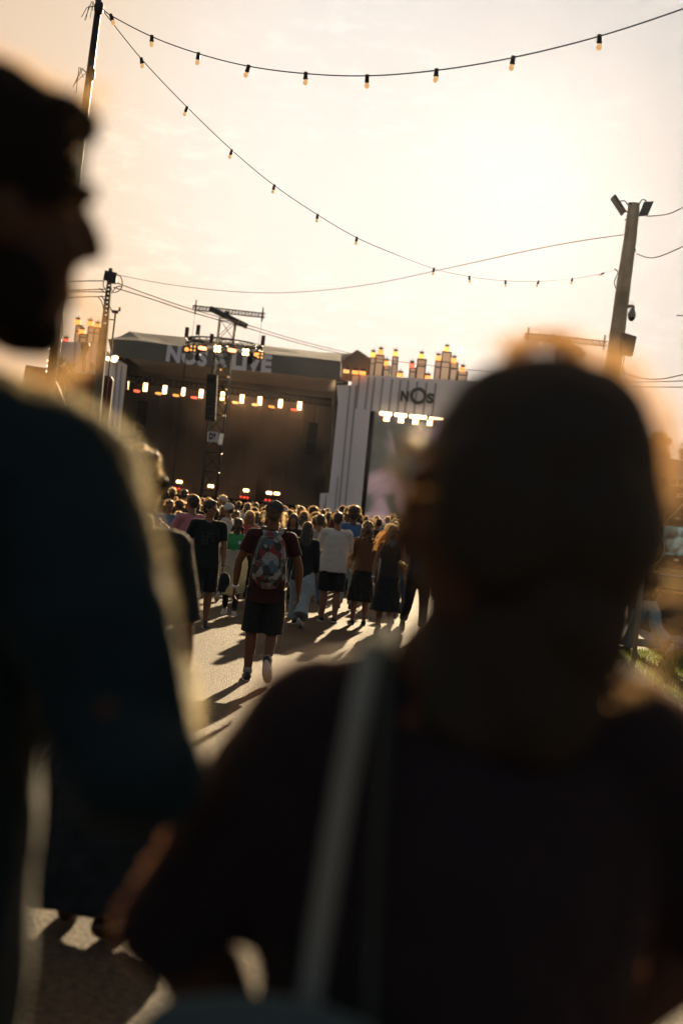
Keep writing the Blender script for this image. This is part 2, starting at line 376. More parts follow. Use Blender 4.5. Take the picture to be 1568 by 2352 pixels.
def shirt(J, voxel=.012, sleeve=.62, hem=.0, loose=1.0, build=1.0, wrinkle=.006, tank=False):
    """sleeve: fraction of the upper arm (over 1 runs down the forearm); hem: metres below the pelvis joint"""
    mb = MB(); s = J['s']; sd_ = J['side']; f = J['fem']; l, b = loose, build
    pb = J['pel'] - V((0, 0, hem)) * s
    w_ = .150 if f else .170
    mb.loft([pb, J['pel'].lerp(J['waist'], .5), J['waist'].lerp(J['chest'], .3), J['chest'], J['chest'].lerp(J['nb'], .62), J['nb'].lerp(J['chest'], .1)],
            [(.185 * s * l * b, .142 * s * l * b), ((w_ + .012) * s * l * b, .130 * s * l * b), (w_ * s * l * b, .128 * s * l * b), (.185 * s * b, .138 * s * b), (.165 * s * b, .112 * s * b), (.088 * s, .078 * s)], side=sd_, n=20, cap='flat')
    for k in 'lr':
        if not tank: mb.loft([J['nb'].lerp(J['chest'], .3), J[k + 'sh']], [.078 * s, .070 * s * b], n=12)
        if sleeve > 0:
            e = J[k + 'sh'].lerp(J[k + 'el'], min(1, sleeve)); pts = [J[k + 'sh'] + V((0, 0, .0)), J[k + 'sh'].lerp(J[k + 'el'], min(.5, sleeve * .5)), e]
            rr = [.068 * s * b, .066 * s * b, (.062 if sleeve <= 1 else .052) * s * b * l]
            if sleeve > 1: mb.ell(J[k + 'el'], (.054 * s * b,) * 3); mb.ell(J[k + 'el'].lerp(J[k + 'wr'], .2 if sleeve > 1.3 else .05), (.050 * s * b,) * 3); pts += [J[k + 'el'].lerp(J[k + 'wr'], sleeve - 1)]; rr += [.046 * s]
            mb.loft(pts, rr, n=12, cap='flat'); mb.ell(J[k + 'sh'], (.068 * s * b,) * 3)
    return remesh(mb, voxel, 3, 'shirt', wrinkle)
def legs(J, voxel=.012, length=.85, wid=1.0, build=1.0, wrinkle=.006, flare=1.0):
    """length in leg units: 1 = knee, 2 = ankle"""
    mb = MB(); s = J['s']; sd_ = J['side']; b = build
    mb.loft([J['pel'] - V((0, 0, .14)) * s, J['pel'], J['pel'].lerp(J['waist'], .45)], [(.160 * s * b, .125 * s * b), (.180 * s * b, .132 * s * b), (.160 * s * b, .120 * s * b)], side=sd_, n=18, cap='flat')
    for k in 'lr':
        h, kn, an = J[k + 'hip'], J[k + 'knee'], J[k + 'ank']
        pts = [h + V((0, 0, .02)), h.lerp(kn, .4)]; rr = [.10 * s * b, .100 * s * b * wid]
        if length <= 1: pts.append(h.lerp(kn, length)); rr.append(.100 * s * b * wid)
        else: pts += [kn, kn.lerp(an, (length - 1) * .5), kn.lerp(an, length - 1)]; rr += [.078 * s * wid, .074 * s * wid, .068 * s * wid * flare]
        mb.loft(pts, rr, n=14, cap='flat')
    return remesh(mb, voxel, 2, 'trousers', wrinkle)
def skirt(J, voxel=.014, drop=.75, wid=.30):
    mb = MB(); s = J['s']; p = J['pel']
    mb.loft([p - V((0, 0, drop)) * s, p - V((0, 0, drop * .5)) * s, p, J['waist']], [(wid * s, wid * .8 * s), (wid * .85 * s, wid * .68 * s), (.175 * s, .135 * s), (.14 * s, .11 * s)], side=J['side'], n=20, cap='flat')
    return remesh(mb, voxel, 3, 'skirt', .014, 9)
HP = lambda J, x, y, z: J['head'] + J['hrot'] @ (V((x, y, z)) * hsc(J))
def ellpts(J, c, r, n, zmin=-1, ymax=2):
    out = []; s = hsc(J)
    while len(out) < n:
        d = V((random.gauss(0, 1), random.gauss(0, 1), random.gauss(0, 1))).normalized()
        if d.z < zmin or d.y > ymax: continue
        if J.get('rim') and (J['hrot'] @ d).y < -.30: continue
        loc = V((c[0] + d.x * r[0], c[1] + d.y * r[1], c[2] + d.z * r[2]))
        out.append((J['head'] + J['hrot'] @ (loc * s), J['hrot'] @ V((d.x / r[0], d.y / r[1], d.z / r[2])).normalized()))
    return out
def hair(J, style='short', voxel=.010):
    mb = MB(); s = hsc(J); r = J['hrot']
    el = lambda p, q: mb.ell(HP(J, *p), [a * s for a in q], rot=r)
    if style in ('short', 'crop'):
        g = .004 if style == 'crop' else .012
        el((0, -.022, .042), (.076 + g, .094 + g, .082 + g)); el((0, -.045, -.005), (.070 + g, .062 + g, .075)); 
        if style == 'short': el((0, .045, .095), (.055, .045, .028))
    if style in ('long', 'bob', 'pony', 'bun', 'curly', 'afro'):
        el((0, -.020, .040), (.088, .102, .094)); el((0, -.050, -.015), (.084, .070, .09))
    dn = {'long': .36, 'bob': .14}.get(style, 0)
    if dn:
        mb.loft([HP(J, 0, -.06, .02), HP(J, 0, -.085, -.10), HP(J, 0, -.10, -.10 - dn * .5) , HP(J, 0, -.10, -.08 - dn)], [(.085 * s, .05 * s), (.095 * s, .052 * s), (.10 * s, .045 * s), (.07 * s, .03 * s)], side=r @ V((1, 0, 0)), n=14)
        for sg in (-1, 1): mb.loft([HP(J, sg * .07, 0, .03), HP(J, sg * .085, -.005, -.08), HP(J, sg * .09, -.02, -.08 - dn * .8)], [.026 * s, .030 * s, .02 * s], n=10)
    if style == 'bun': el((0, -.10, .10), (.045, .045, .04))
    if style == 'pony': mb.loft([HP(J, 0, -.10, .03), HP(J, 0, -.14, -.03), HP(J, 0, -.13, -.18)], [.028 * s, .032 * s, .014 * s], n=10)
    if style == 'afro': el((0, -.02, .05), (.115, .12, .11))
    if style == 'curly':
        for i in range(46):
            a = random.uniform(0, 6.28); z = random.uniform(-.22, .13); q = .085 if z > -.05 else .10
            if math.sin(a) > .35 and z < .06: continue
            k = math.sqrt(max(.15, 1 - (max(z - .02, 0) / .12) ** 2)); el((q * math.cos(a) * k, -.025 + q * 1.1 * math.sin(a) * k, z), (.03, .03, .032))
    return remesh(mb, voxel, 2, 'hair', .003, 14)
def fuzz(J, n, style='short', l=.022, w_=.0006):
    mb = MB(); pts = ellpts(J, (0, -.02, .042), (.086, .103, .092), n, zmin=-.35, ymax=.75)
    if style in ('long', 'bob', 'curly'): pts += ellpts(J, (0, -.06, -.13), (.10, .07, .16), n // 2, ymax=.3)
    if style == 'afro': pts = ellpts(J, (0, -.02, .05), (.112, .118, .108), n, zmin=-.4, ymax=.8)
    mb.blades(pts, l * J['s'], w_, up=.1); return mb
def capmesh(J, back=False):
    mb = MB(); s = hsc(J); r = J['hrot']
    mb.ell(HP(J, 0, -.014, .045), [.094 * s, .113 * s, .094 * s], rot=r)
    sg = -1 if back else 1
    mb.loft([HP(J, 0, sg * .07 - .01, .045), HP(J, 0, sg * .125 - .01, .045), HP(J, 0, sg * .165 - .01, .036)], [(.070 * s, .010 * s), (.068 * s, .007 * s), (.045 * s, .006 * s)], side=r @ V((1, 0, 0)), n=14)
    mb.ell(HP(J, 0, -.014, .135), [.010 * s] * 3)
    return mb
def glasses(J, lens, frame_mat, parent, thick=.0022):
    mb = MB(); s = J['s']
    for sg in (-1, 1):
        c = (sg * .033, .096, .012); ring = [HP(J, c[0] + .027 * math.cos(t), c[1] - .012 * abs(math.cos(t)) * (1 if math.cos(t) * sg > 0 else 0), c[2] + .021 * math.sin(t)) for t in [i * math.pi / 8 for i in range(17)]]
        for a, b in zip(ring, ring[1:]): mb.beam(a, b, thick, 6)
        mb.beam(HP(J, sg * .060, .084, .018), HP(J, sg * .078, -.01, .012), thick, 6)
    mb.beam(HP(J, -.008, .098, .016), HP(J, .008, .098, .016), thick, 6)
    g = part('glasses', mb, frame_mat, parent)
    if lens:
        lb = MB()
        for sg in (-1, 1): lb.ell(HP(J, sg * .033, .092, .012), [.026 * s, .004 * s, .020 * s], rot=J['hrot'])
        part('lens', lb, lens, g)
    return g
def eyes(J, parent):
    mb = MB()
    for sg in (-1, 1): mb.ell(HP(J, sg * .031, .076, .010), [.012 * J['s']] * 3)
    part('eye', mb, GLASSD, parent)
def gz(y):
    t = max(0, min(1, (y - 3) / 10)); return .22 * (1 - t * t * (3 - 2 * t))
def place(x, y, d): p = P(x, y, d); return V((p.x, d, gz(d)))

# ------------------------------------------------------------------ ground
def ground_mat():
    M = bpy.data.materials.new('worn_asphalt'); M.use_nodes = True; nt = M.node_tree; b = nt.nodes['Principled BSDF']
    t = nt.nodes.new('ShaderNodeTexCoord')
    def nz_(sc, det, rg=.6):
        n = nt.nodes.new('ShaderNodeTexNoise'); n.inputs['Scale'].default_value = sc; n.inputs['Detail'].default_value = det; n.inputs['Roughness'].default_value = rg
        nt.links.new(t.outputs['Object'], n.inputs['Vector']); return n.outputs[0]
    a, c = nz_(34, 7, .75), nz_(.5, 5)
    vo = nt.nodes.new('ShaderNodeTexVoronoi'); vo.inputs['Scale'].default_value = 75; nt.links.new(t.outputs['Object'], vo.inputs['Vector'])
    r_ = nt.nodes.new('ShaderNodeValToRGB'); r_.color_ramp.elements[0].position = .36; r_.color_ramp.elements[1].position = .66
    r_.color_ramp.elements[0].color = (.035, .027, .019, 1); r_.color_ramp.elements[1].color = (.25, .172, .10, 1)
    nt.links.new(a, r_.inputs[0])
    r2 = nt.nodes.new('ShaderNodeMapRange'); r2.inputs[1].default_value = .3; r2.inputs[2].default_value = .7; r2.inputs[3].default_value = .7; r2.inputs[4].default_value = 1.25
    nt.links.new(c, r2.inputs[0])
    mm = nt.nodes.new('ShaderNodeVectorMath'); mm.operation = 'SCALE'; nt.links.new(r_.outputs[0], mm.inputs[0]); nt.links.new(r2.outputs[0], mm.inputs['Scale'])
    nt.links.new(mm.outputs[0], b.inputs['Base Color'])
    b.inputs['Roughness'].default_value = .75; b.inputs['Specular IOR Level'].default_value = .22
    h = mth(nt, 'ADD', a, vo.outputs['Distance'])
    bp = nt.nodes.new('ShaderNodeBump'); bp.inputs['Strength'].default_value = 1; bp.inputs['Distance'].default_value = .02
    nt.links.new(h, bp.inputs['Height']); nt.links.new(bp.outputs[0], b.inputs['Normal'])
    return M
g = MB(); xs = [-600, -60, -8, 0, 8, 60, 600]; ys = [-60, 0, 3, 4, 5, 6, 7, 8, 9, 10, 11, 12, 13, 30, 120, 1100]
rows = [[g.bm.verts.new((x, y, gz(y))) for x in xs] for y in ys]
for a, b in zip(rows, rows[1:]):
    for i in range(len(xs) - 1): g.face([a[i], a[i + 1], b[i + 1], b[i]])
o = link('ground', g.mesh('ground'), ground_mat()); o['kind'] = 'structure'
# grass verge and pavement on the right
def px2g(x, y):
    dz = RX.z * (x - 784) / FPX + UX.z * (1176 - y) / FPX
    d = CZ / -dz; p = P(x, y, d); return V((p.x, p.y, 0))
GRM = mat('verge_turf', (.045, .07, .02), .9, .2, var=.4, vscale=3)
gp = MB(); pl = [(3.95, 15.6), (4.15, 19), (4.25, 21.5), (4.6, 23.4), (6, 24.3), (16, 25.5), (16, 14.8), (8, 14.2)]
gp.face([gp.bm.verts.new((x, y, .004)) for x, y in pl])
o = link('verge', gp.mesh('verge'), GRM); o['kind'] = 'structure'
pv = MB(); pv.prism([(4.4, 0), (20, 0), (20, .11), (4.4, .11)], 24.9, 33)
o = link('pavement', pv.mesh('pavement'), mat('pavement_slabs', (.24, .22, .20), .9, .2, var=.2, vscale=2)); o['kind'] = 'structure'
gr = MB()
random.seed(5)
for i in range(26000):
    x, y = random.uniform(3.9, 8.5), random.uniform(14.6, 24.6)
    if x < 4.0 + max(0, y - 16) * .055 + random.uniform(-.05, .05) or y > 23.2 + (x - 4.5) * .6: continue
    h = random.uniform(.03, .10); a = random.uniform(0, 6.28); wv = V((math.cos(a), math.sin(a), 0)) * .006; tp = V((random.uniform(-.4, .4) * h, random.uniform(-.4, .4) * h, h))
    p = V((x, y, .003)); gr.face([gr.bm.verts.new(q) for q in (p - wv, p + wv, p + tp)])
single('grass', gr, mat('grass_blades', (.05, .085, .02), .6, .3, trans=.5, tcol=(.16, .20, .04)), 'short green grass on the verge beside the asphalt', 'grass', kind='stuff')

# ------------------------------------------------------------------ main stage (about 130 m away)
SD = 130.0
def S(x, y, d=SD): p = P(x, y, d); return (p.x, p.z)
def SL(pts, d=SD): return [S(x, y, d) for x, y in pts]
stg = root('stage', (S(520, 900)[0], SD, 0), 'huge dark concert stage with grey tented roof and lettered fascia', 'stage')
# roof fabric: sloping canopy sheets behind the fascia
def sheet(mb, front, back, y0, y1, th=.12):
    a = [V((x, y0, z)) for x, z in front]; b = [V((x, y1, z)) for x, z in back]
    for i in range(len(a) - 1):
        n = 5; grid = []
        for j in range(n + 1):
            t = j / n; grid.append((a[i].lerp(b[i], t), a[i + 1].lerp(b[i + 1], t)))
        for (p, q), (p2, q2) in zip(grid, grid[1:]):
            mb.quad(p, q, q2, p2)
            dn = V((0, 0, -th)); mb.quad(q + dn, p + dn, p2 + dn, q2 + dn)
    return mb
rf = MB()
fr = SL([(250, 777), (330, 784), (420, 795), (520, 805), (627, 814), (705, 821), (783, 829)], 128.4)
bk = SL([(262, 757), (279, 745), (313, 749.5), (450, 763), (600, 779), (735, 795), (783, 797)], 131)
sheet(rf, fr, bk, 128.4, 136)
sheet(rf, SL([(783, 829), (820, 802), (850, 822)], 129), SL([(783, 797), (815, 798), (838, 812)], 131), 129, 136)
sheet(rf, bk, [(x, z - 6) for x, z in bk], 136, 150)
part('roof', rf, ROOFM, stg)
fs = MB(); fs.prism(SL([(248, 778), (330, 785.5), (420, 796.5), (520, 806.5), (627, 815.5), (705, 822.5), (783, 830.5), (781.6, 872.6), (620, 855), (440, 838), (257, 818)], 128), 128.0, 128.4)
fa = part('fascia', fs, FASCIA, stg)
en = MB(); en.prism(SL([(783.6, 830), (820, 803), (850, 823), (846, 864), (812, 876), (782.6, 872.4)], 128.2), 128.5, 128.9)
part('gable', en, mat('translucent_gable_fabric', (.17, .14, .10), .8, .2, trans=.35, tcol=(.5, .3, .14)), stg)
# lettering
def text_mb(txt, mb, p0, p1, height, y, squeeze=1.0, bold=.03, depth=.12, width=None):
    """txt laid from p0 to p1 (pixels, baseline) on the frontal plane at y"""
    cu = bpy.data.curves.new('t', 'FONT'); cu.body = txt; cu.offset = bold; cu.extrude = depth; cu.space_character = 1.06
    ob = bpy.data.objects.new('t', cu); COL.objects.link(ob)
    me = bpy.data.meshes.new_from_object(ob.evaluated_get(bpy.context.evaluated_depsgraph_get()))
    bpy.data.objects.remove(ob); bpy.data.curves.remove(cu)
    A = V((*S(*p0, y),)); B = V((*S(*p1, y),)); xs_ = [v.co.x for v in me.vertices]; zs = [v.co.y for v in me.vertices]
    x0, x1, h0 = min(xs_), max(xs_), .70
    dx = (B - A); ln = dx.length; ux = dx.normalized(); uz = V((-ux.y, ux.x))
    base = len(mb.bm.verts); vs = []
    for v in me.vertices:
        q = A + ux * ((v.co.x - x0) / (x1 - x0) * ln) + uz * (v.co.y / h0 * height)
        vs.append(mb.bm.verts.new((q.x, y - v.co.z, q.y)))
    for p in me.polygons:
        try: f = mb.bm.faces.new([vs[i] for i in p.vertices])
        except ValueError: pass
    bpy.data.meshes.remove(me)
lt = MB(); text_mb('NOS', lt, (381, 827.5), (474, 840), 1.36, 127.9, bold=.05)
text_mb('LIVE', lt, (531, 846), (622.5, 853.5), 1.40, 127.9, bold=.05)
for poly in ([(489, 839), (497, 803), (507, 804), (521, 844), (511, 843), (502, 816), (498, 840)], [(494, 834), (514, 836.5), (512, 829), (496, 827.5)]):
    lt.prism(SL(poly, 127.9), 127.75, 127.93)
part('lettering', lt, LETTER, fa)
# side and back drapes, stage deck
dr = MB(); dr.prism(SL([(283, 815), (800, 868), (800, 1200), (260, 1170)], 143), 143, 143.3)
part('back_drape', dr, CURT, stg)
dr = MB(); dr.prism(SL([(262, 812), (284, 815), (276, 1000), (262, 1000)], 130), 130, 143)
part('side_drape', dr, CURT, stg); dr = MB(); dr.prism(SL([(772, 870), (800, 872), (770, 1180), (738, 1180)], 130.5), 130.5, 143)
part('side_drape', dr, CURT, stg)
dk = MB(); dk.prism([(S(250, 1100)[0], 0), (S(760, 1100)[0], 0), (S(760, 1100)[0], 1.9), (S(250, 1100)[0], 1.9)], 131, 142.8)
part('deck', dk, CURT, stg)
tr = MB()
def truss(mb, a, b, wdt=.4, seg=None, r=.03, up=V((0, 0, 1))):
    a, b = V(a), V(b); t = (b - a).normalized(); u = up - t * up.dot(t); u.normalize(); v = t.cross(u)
    n = seg or max(2, int((b - a).length / wdt)); C = [(u * i + v * j) * wdt / 2 for i, j in ((1, 1), (1, -1), (-1, -1), (-1, 1))]
    for c in C: mb.beam(a + c, b + c, r, 5)
    for k in range(n):
        p, q = a.lerp(b, k / n), a.lerp(b, (k + 1) / n)
        for i in range(4):
            c, d = C[i], C[(i + 1) % 4]
            if k % 2: c, d = d, c
            mb.beam(p + c, q + d, r * .6, 4); mb.beam(p + c, p + d, r * .6, 4)
    return mb
for y0, y1 in ((0, 0),):
    a = V((*S(286, 868, 134),)); b = V((*S(760, 925, 134),)); truss(tr, (a.x, 134, a.y), (b.x, 134, b.y), .6, 40, .05)
part('lighting_truss', tr, DMETAL, stg)
for xa_, ya_ in ((330, 1000), (720, 1050)):
    a = S(xa_, ya_ - 75, 134.5); e_ = S(xa_ - 9, ya_, 134.5); b = MB()
    for i in range(9): b.box((a[0] + (e_[0] - a[0]) * i / 9, 134.5, a[1] + (e_[1] - a[1]) * i / 9), (.9, .6, .30), rot=Matrix.Rotation(R(-2 * i), 3, 'X'))
    b.beam((a[0], 134.5, a[1]), (a[0], 134.5, a[1] + 2), .04); single('line_array', b, mat('black_cabinet', (.006, .006, .006), .8), 'black speaker line hanging inside the stage, ' + ('left side' if xa_ < 500 else 'right side'), 'speaker', 'speaker lines inside the stage', loc=(a[0], 134.5, a[1]))
b = MB()
for i in range(14):
    a = S(300 + i * 33, 890 + i * 3.6, 142.8); e_ = S(290 + i * 33, 1150 + i * 3.6, 142.8); b.beam((a[0], 142.85, a[1]), (e_[0], 142.85, e_[1]), .07, 4)
part('drape_fold', b, mat('drape_fold_black', (.02, .017, .013), .9, .1), stg)
b = MB(); a = S(300, 1118, 136); b.box((a[0] + 4, 137, 2.3), (3.2, 2.4, .9)); part('riser', b, mat('riser_black', (.03, .025, .02), .8), stg); b = MB(); b.box((a[0] + 9.2, 138, 2.5), (2.2, 2, 1.3)); part('riser', b, mat('riser_black', (.03, .025, .02), .8), stg)
# blinders: 2 x 4 lamps each
def cr1(cx, cy): return ((150 + cx / 2.4123) * .784, (850 + cy / 2.4123) * .784)
def cr2(cx, cy): return ((700 + cx / 2.24) * .784, (950 + cy / 2.24) * .784)
BL = [cr1(*q) for q in ((534, 673), (666, 686), (803, 703), (932, 717), (1060, 731), (1211, 749), (1348, 768), (1474, 782))] + [cr2(272, 520), cr2(397, 535)]
def pointlight(loc, e, col, rad=.2, name='lamp_light'):
    l_ = bpy.data.lights.new(name, 'POINT'); l_.energy = e; l_.color = col; l_.shadow_soft_size = rad; o_ = bpy.data.objects.new(name, l_); COL.objects.link(o_); o_.location = loc; return o_
def blinder(c, nx, ny, gap, r, y, label, cat='stage light', grp=None, E=None, hang=.35):
    rt = root('blinder_light', (c[0], y, c[1]), label, cat, grp)
    h = MB(); h.box((c[0], y + .12, c[1]), (nx * gap + .06, .2, ny * gap + .06)); h.box((c[0], y + .2, c[1] + ny * gap / 2 + hang / 2), (.06, .06, hang)); part('housing', h, DMETAL, rt)
    lm = MB()
    for i in range(nx):
        for j in range(ny): lm.ell((c[0] + (i - (nx - 1) / 2) * gap, y, c[1] + (j - (ny - 1) / 2) * gap), (r, .05, r), nu=12, nv=6)
    part('lamps', lm, E or E_WARM, rt); return rt
names = ['leftmost', 'second', 'third', 'fourth', 'fifth', 'sixth', 'seventh', 'eighth', 'ninth', 'rightmost']
for i, q in enumerate(BL):
    c = S(*q, 133.5)
    blinder(c, 2, 4, .20 if i else .2, .092, 133.5, f'eight-lamp blinder hanging over the stage, {names[i]} in the row of ten', grp='blinders over the stage')
    pointlight((c[0], 134.6, c[1] - .2), 46 if i > 5 else 30 if i > 3 else 10, (1, .58, .28), .3)
SM = [(*cr1(605, 712), 'r'), (*cr1(758, 729), 'o'), (*cr1(881, 743), 'o'), (*cr1(1010, 758), 'r'), (*cr1(1300, 793), 'a'), (*cr1(1439, 809), 'a'), (*cr2(213, 541), 'o'), (*cr2(362, 560), 'r')]
for i, (x, y, k) in enumerate(SM):
    c = S(x, y, 133); rt = root('wash_light', (c[0], 133, c[1]), f'small {dict(r="red", o="orange", a="amber")[k]} wash light over the stage, {names[i] if i < 7 else "last"} of eight from the left', 'stage light', 'coloured wash lights over the stage')
    h = MB(); h.box((c[0], 133.2, c[1]), (.62, .2, .34)); part('housing', h, DMETAL, rt)
    lm = MB(); lm.loft([(c[0] - .18, 133.05, c[1]), (c[0] + .18, 133.05, c[1] - .02)], [.11, .11], n=10); part('lamps', lm, dict(r=E_RED, o=E_ORANGE, a=emis('amber_lamp_glow', (1, .45, .12), 1.3))[k], rt)
FL = [cr1(906, 1354), cr1(1128, 1385), cr1(1378, 1415), cr2(198, 1107), cr2(248, 1111)]
fln = ['far left one', 'one by the truss tower', 'middle one', 'fourth one', 'far right one']
for i, q in enumerate(FL):
    c = S(*q, 132); blinder(c, 2, 1, .26, .14, 132, f'two-lamp blinder low on the stage floor, {fln[i]}', grp='low blinders on the stage floor', hang=-.4)
    pointlight((c[0], 134, c[1]), 14, (1, .45, .18), .3)
RF = [(cr1(890, 1402), 'low left'), (cr1(895, 1440), 'lowest left'), (cr2(25, 1134), 'low middle'), (cr2(45, 1137), 'low middle second'), (cr2(188, 1154), 'low right')]
for q, nm in RF:
    c = S(*q, 132); rt = root('floor_light', (c[0], 132, c[1]), f'pair of dim red floor lamps on the stage, {nm} pair', 'stage light', 'red floor lamps on the stage')
    lm = MB(); [lm.ell((c[0] + dx, 132, c[1]), (.12, .06, .12), nu=10, nv=6) for dx in (-.17, .17)]; part('lamps', lm, emis('dull_red_glow', (1, .07, .03), .55), rt)
    h = MB(); h.box((c[0], 132.2, c[1]), (.7, .2, .4)); part('housing', h, DMETAL, rt)
# stage smoke
sm = MB(); sm.prism(SL([(288, 818), (770, 868), (762, 1175), (280, 1150)], 134), 133.8, 142.6)
SMM = bpy.data.materials.new('stage_smoke'); SMM.use_nodes = True; nt = SMM.node_tree; nt.nodes.remove(nt.nodes['Principled BSDF'])
pvn = nt.nodes.new('ShaderNodeVolumePrincipled'); pvn.inputs['Color'].default_value = (.9, .75, .6, 1); pvn.inputs['Anisotropy'].default_value = .3
t_ = nt.nodes.new('ShaderNodeTexCoord'); ns_ = nt.nodes.new('ShaderNodeTexNoise'); ns_.inputs['Scale'].default_value = .16; ns_.inputs['Detail'].default_value = 3; nt.links.new(t_.outputs['Object'], ns_.inputs['Vector'])
nm_ = nt.nodes.new('ShaderNodeMapRange'); nm_.inputs[1].default_value = .42; nm_.inputs[2].default_value = .66; nm_.inputs[3].default_value = .004; nm_.inputs[4].default_value = .09; nt.links.new(ns_.outputs[0], nm_.inputs[0]); nt.links.new(nm_.outputs[0], pvn.inputs['Density'])
nt.links.new(pvn.outputs[0], nt.nodes['Material Output'].inputs['Volume'])
single('smoke', sm, SMM, 'thin brown smoke hanging inside the dark stage', 'smoke', kind='stuff')

# ------------------------------------------------------------------ white facades with turrets
def facade(label, polys, grooves, turrets, d, y0, thick=.35):
    rt = root('facade', (S(*polys[0][0], d)[0], d, 0), label, 'facade')
    for pl_ in polys:
        b = MB(); b.prism(SL(pl_, d), y0, y0 + thick); w_ = part('wall', b, FACADE, rt)
    gb = MB()
    for (xa, ya, xb, yb, ww) in grooves:
        a, b_ = S(xa, ya, d), S(xb, yb, d); gb.prism([(a[0] - ww, a[1]), (a[0] + ww, a[1]), (b_[0] + ww, b_[1]), (b_[0] - ww, b_[1])], y0 - .06, y0 + .001)
    part('seams', gb, mat('seam_grey', (.40, .37, .38), .8), rt)
    for i, (x0, x1, yt, yb, dep) in enumerate(turrets):
        b = MB(); sl = .1086
        b.prism(SL([(x0, yt), (x1, yt + (x1 - x0) * sl), (x1 - (yb - yt) * sl, yb + (x1 - x0) * sl), (x0 - (yb - yt) * sl, yb)], d), y0 + dep, y0 + dep + .5)
        fr_ = part('turret', b, mat('turret_fabric', (.60, .55, .54), .7, .2, trans=.5, tcol=(.75, .66, .58)), rt)
        e = MB(); P4 = [V((q[0], y0 + dep - .05, q[1])) for q in SL([(x0, yt), (x1, yt + (x1 - x0) * sl), (x1 - (yb - yt) * sl, yb + (x1 - x0) * sl), (x0 - (yb - yt) * sl, yb)], d)]
        e.beam(P4[0], P4[1], .07, 4); e.beam(P4[1], P4[2], .06, 4); e.beam(P4[0], P4[3], .06, 4)
        e.beam(P4[0].lerp(P4[3], .35), P4[1].lerp(P4[2], .35), .05, 4)
        part('frame', e, mat('turret_frame', (.09, .075, .06), .7), fr_)
    return rt
def beacon(x, y, d, w_, h_, E, label, grp):
    c = S(x, y, d); rt = root('beacon_lamp', (c[0], d, c[1]), label, 'lamp', grp)
    b = MB(); b.box((c[0], d, c[1]), (w_, .3, h_)); part('glow_box', b, E, rt)
    b = MB(); b.box((c[0], d, c[1] + h_ / 2 + .09), (w_ * .75, .25, .18)); b.beam((c[0], d, c[1] + h_ / 2 + .1), (c[0] + .05, d, c[1] + h_ / 2 + .45), .03); b.beam((c[0] - .3, d, c[1] + h_ / 2 + .25), (c[0] + .3, d, c[1] + h_ / 2 + .2), .025); part('hood', b, DMETAL, rt)
    return rt
FD = 128.0
def c2l(x0, x1, yt, yb): a, b = cr2(x0, yt), cr2(x1, yb); return (a[0], b[0], a[1], b[1])
tur = [(*c2l(865, 897, 210, 336), .3), (*c2l(899, 952, 199, 340), .1), (*c2l(951, 992, 268, 342), .35), (*c2l(1010, 1044, 210, 345), .2), (*c2l(1122, 1162, 284, 352), .3), (*c2l(1172, 1228, 226, 358), .1), (*c2l(1292, 1328, 236, 362), .3),
       (*c2l(1335, 1392, 179, 366), .1), (*c2l(1392, 1437, 247, 368), .3), (*c2l(1440, 1500, 306, 372), .35)]
grv = []
for gx in (790, 850, 890, 945, 1005, 1060, 1110, 1170, 1230, 1290):
    a, b = cr2(gx, 345 + (gx - 860) * .1), cr2(gx - 24, 560 + (gx - 860) * .1); grv.append((*a, *b, .10))
for gx in (730, 770):
    a, b = cr2(gx, 400), cr2(gx - 80, 1255); grv.append((*a, *b, .08))
a, b = cr2(572, 1120), cr2(560, 1250); grv.append((*a, *b, .06)); a, b = cr2(650, 1000), cr2(625, 1255); grv.append((*a, *b, .06))
q = lambda *p: [cr2(*i) for i in p]
fcd = facade('tall white facade with turret skyline and dark logo right of the stage',
       [q((745, 338), (860, 336), (1500, 372), (1640, 382), (1615, 648), (860, 565), (780, 1400), (508, 1400), (532, 1108), (590, 1108), (650, 515), (640, 400), (735, 400))], grv, tur, FD, FD)
lg = MB()
c = S(960, 909.5, FD); n = 32
for i in range(n):
    a0, a1 = 2 * math.pi * i / n, 2 * math.pi * (i + 1) / n; ro = .80 if i % 2 else .73; ri = .47
    lg.prism([(c[0] + r_ * math.cos(a_), c[1] + r_ * math.sin(a_)) for r_, a_ in ((ri, a0), (ro, a0), (ro, a1), (ri, a1))], FD - .2, FD - .07)
text_mb('N', lg, (918.5, 919), (937, 921), .82, FD - .1, bold=.06); text_mb('S', lg, (978, 924), (995, 926), .80, FD - .1, bold=.06)
part('logo', lg, LOGO, fcd)
gn = ['at the far left end', 'on the second turret', 'on the low third turret', 'on the thin fourth turret', 'in the first gap', 'red, on the short turret', 'on the wide turret over the logo', 'in the second gap', 'beside the tallest turret', 'on the tallest turret', 'just right of the tallest turret', 'nearest the woman’s head']
for i, (x, y) in enumerate(((878, 201), (928, 184), (965, 257), (1025, 196), (1055, 333), (1132, 271), (1195, 211), (1236, 349), (1305, 223), (1361, 165), (1408, 239), (1465, 298))):
    wd = .62 if i in (4, 7) else .48
    beacon(*cr2(x, y), FD + .3, wd, .30 if wd > .5 else .42, E_RED if i == 5 else E_ORANGE if i % 3 else emis('yellow_lamp_glow', (1, .42, .08), 1.15), f'glowing beacon lamp on the right white facade, {gn[i]}', 'beacon lamps along the right facade')
for i, (x, y, k) in enumerate(((762, 316, 'o'), (810, 320, 'o'), (703, 309, 'r'))):
    beacon(*cr2(x, y), 127.6, .55, .30, E_ORANGE if k == 'o' else E_DIM, f'orange lamp on the stage gable corner, {["middle", "right", "dim left"][i]} of three', 'gable lamps')
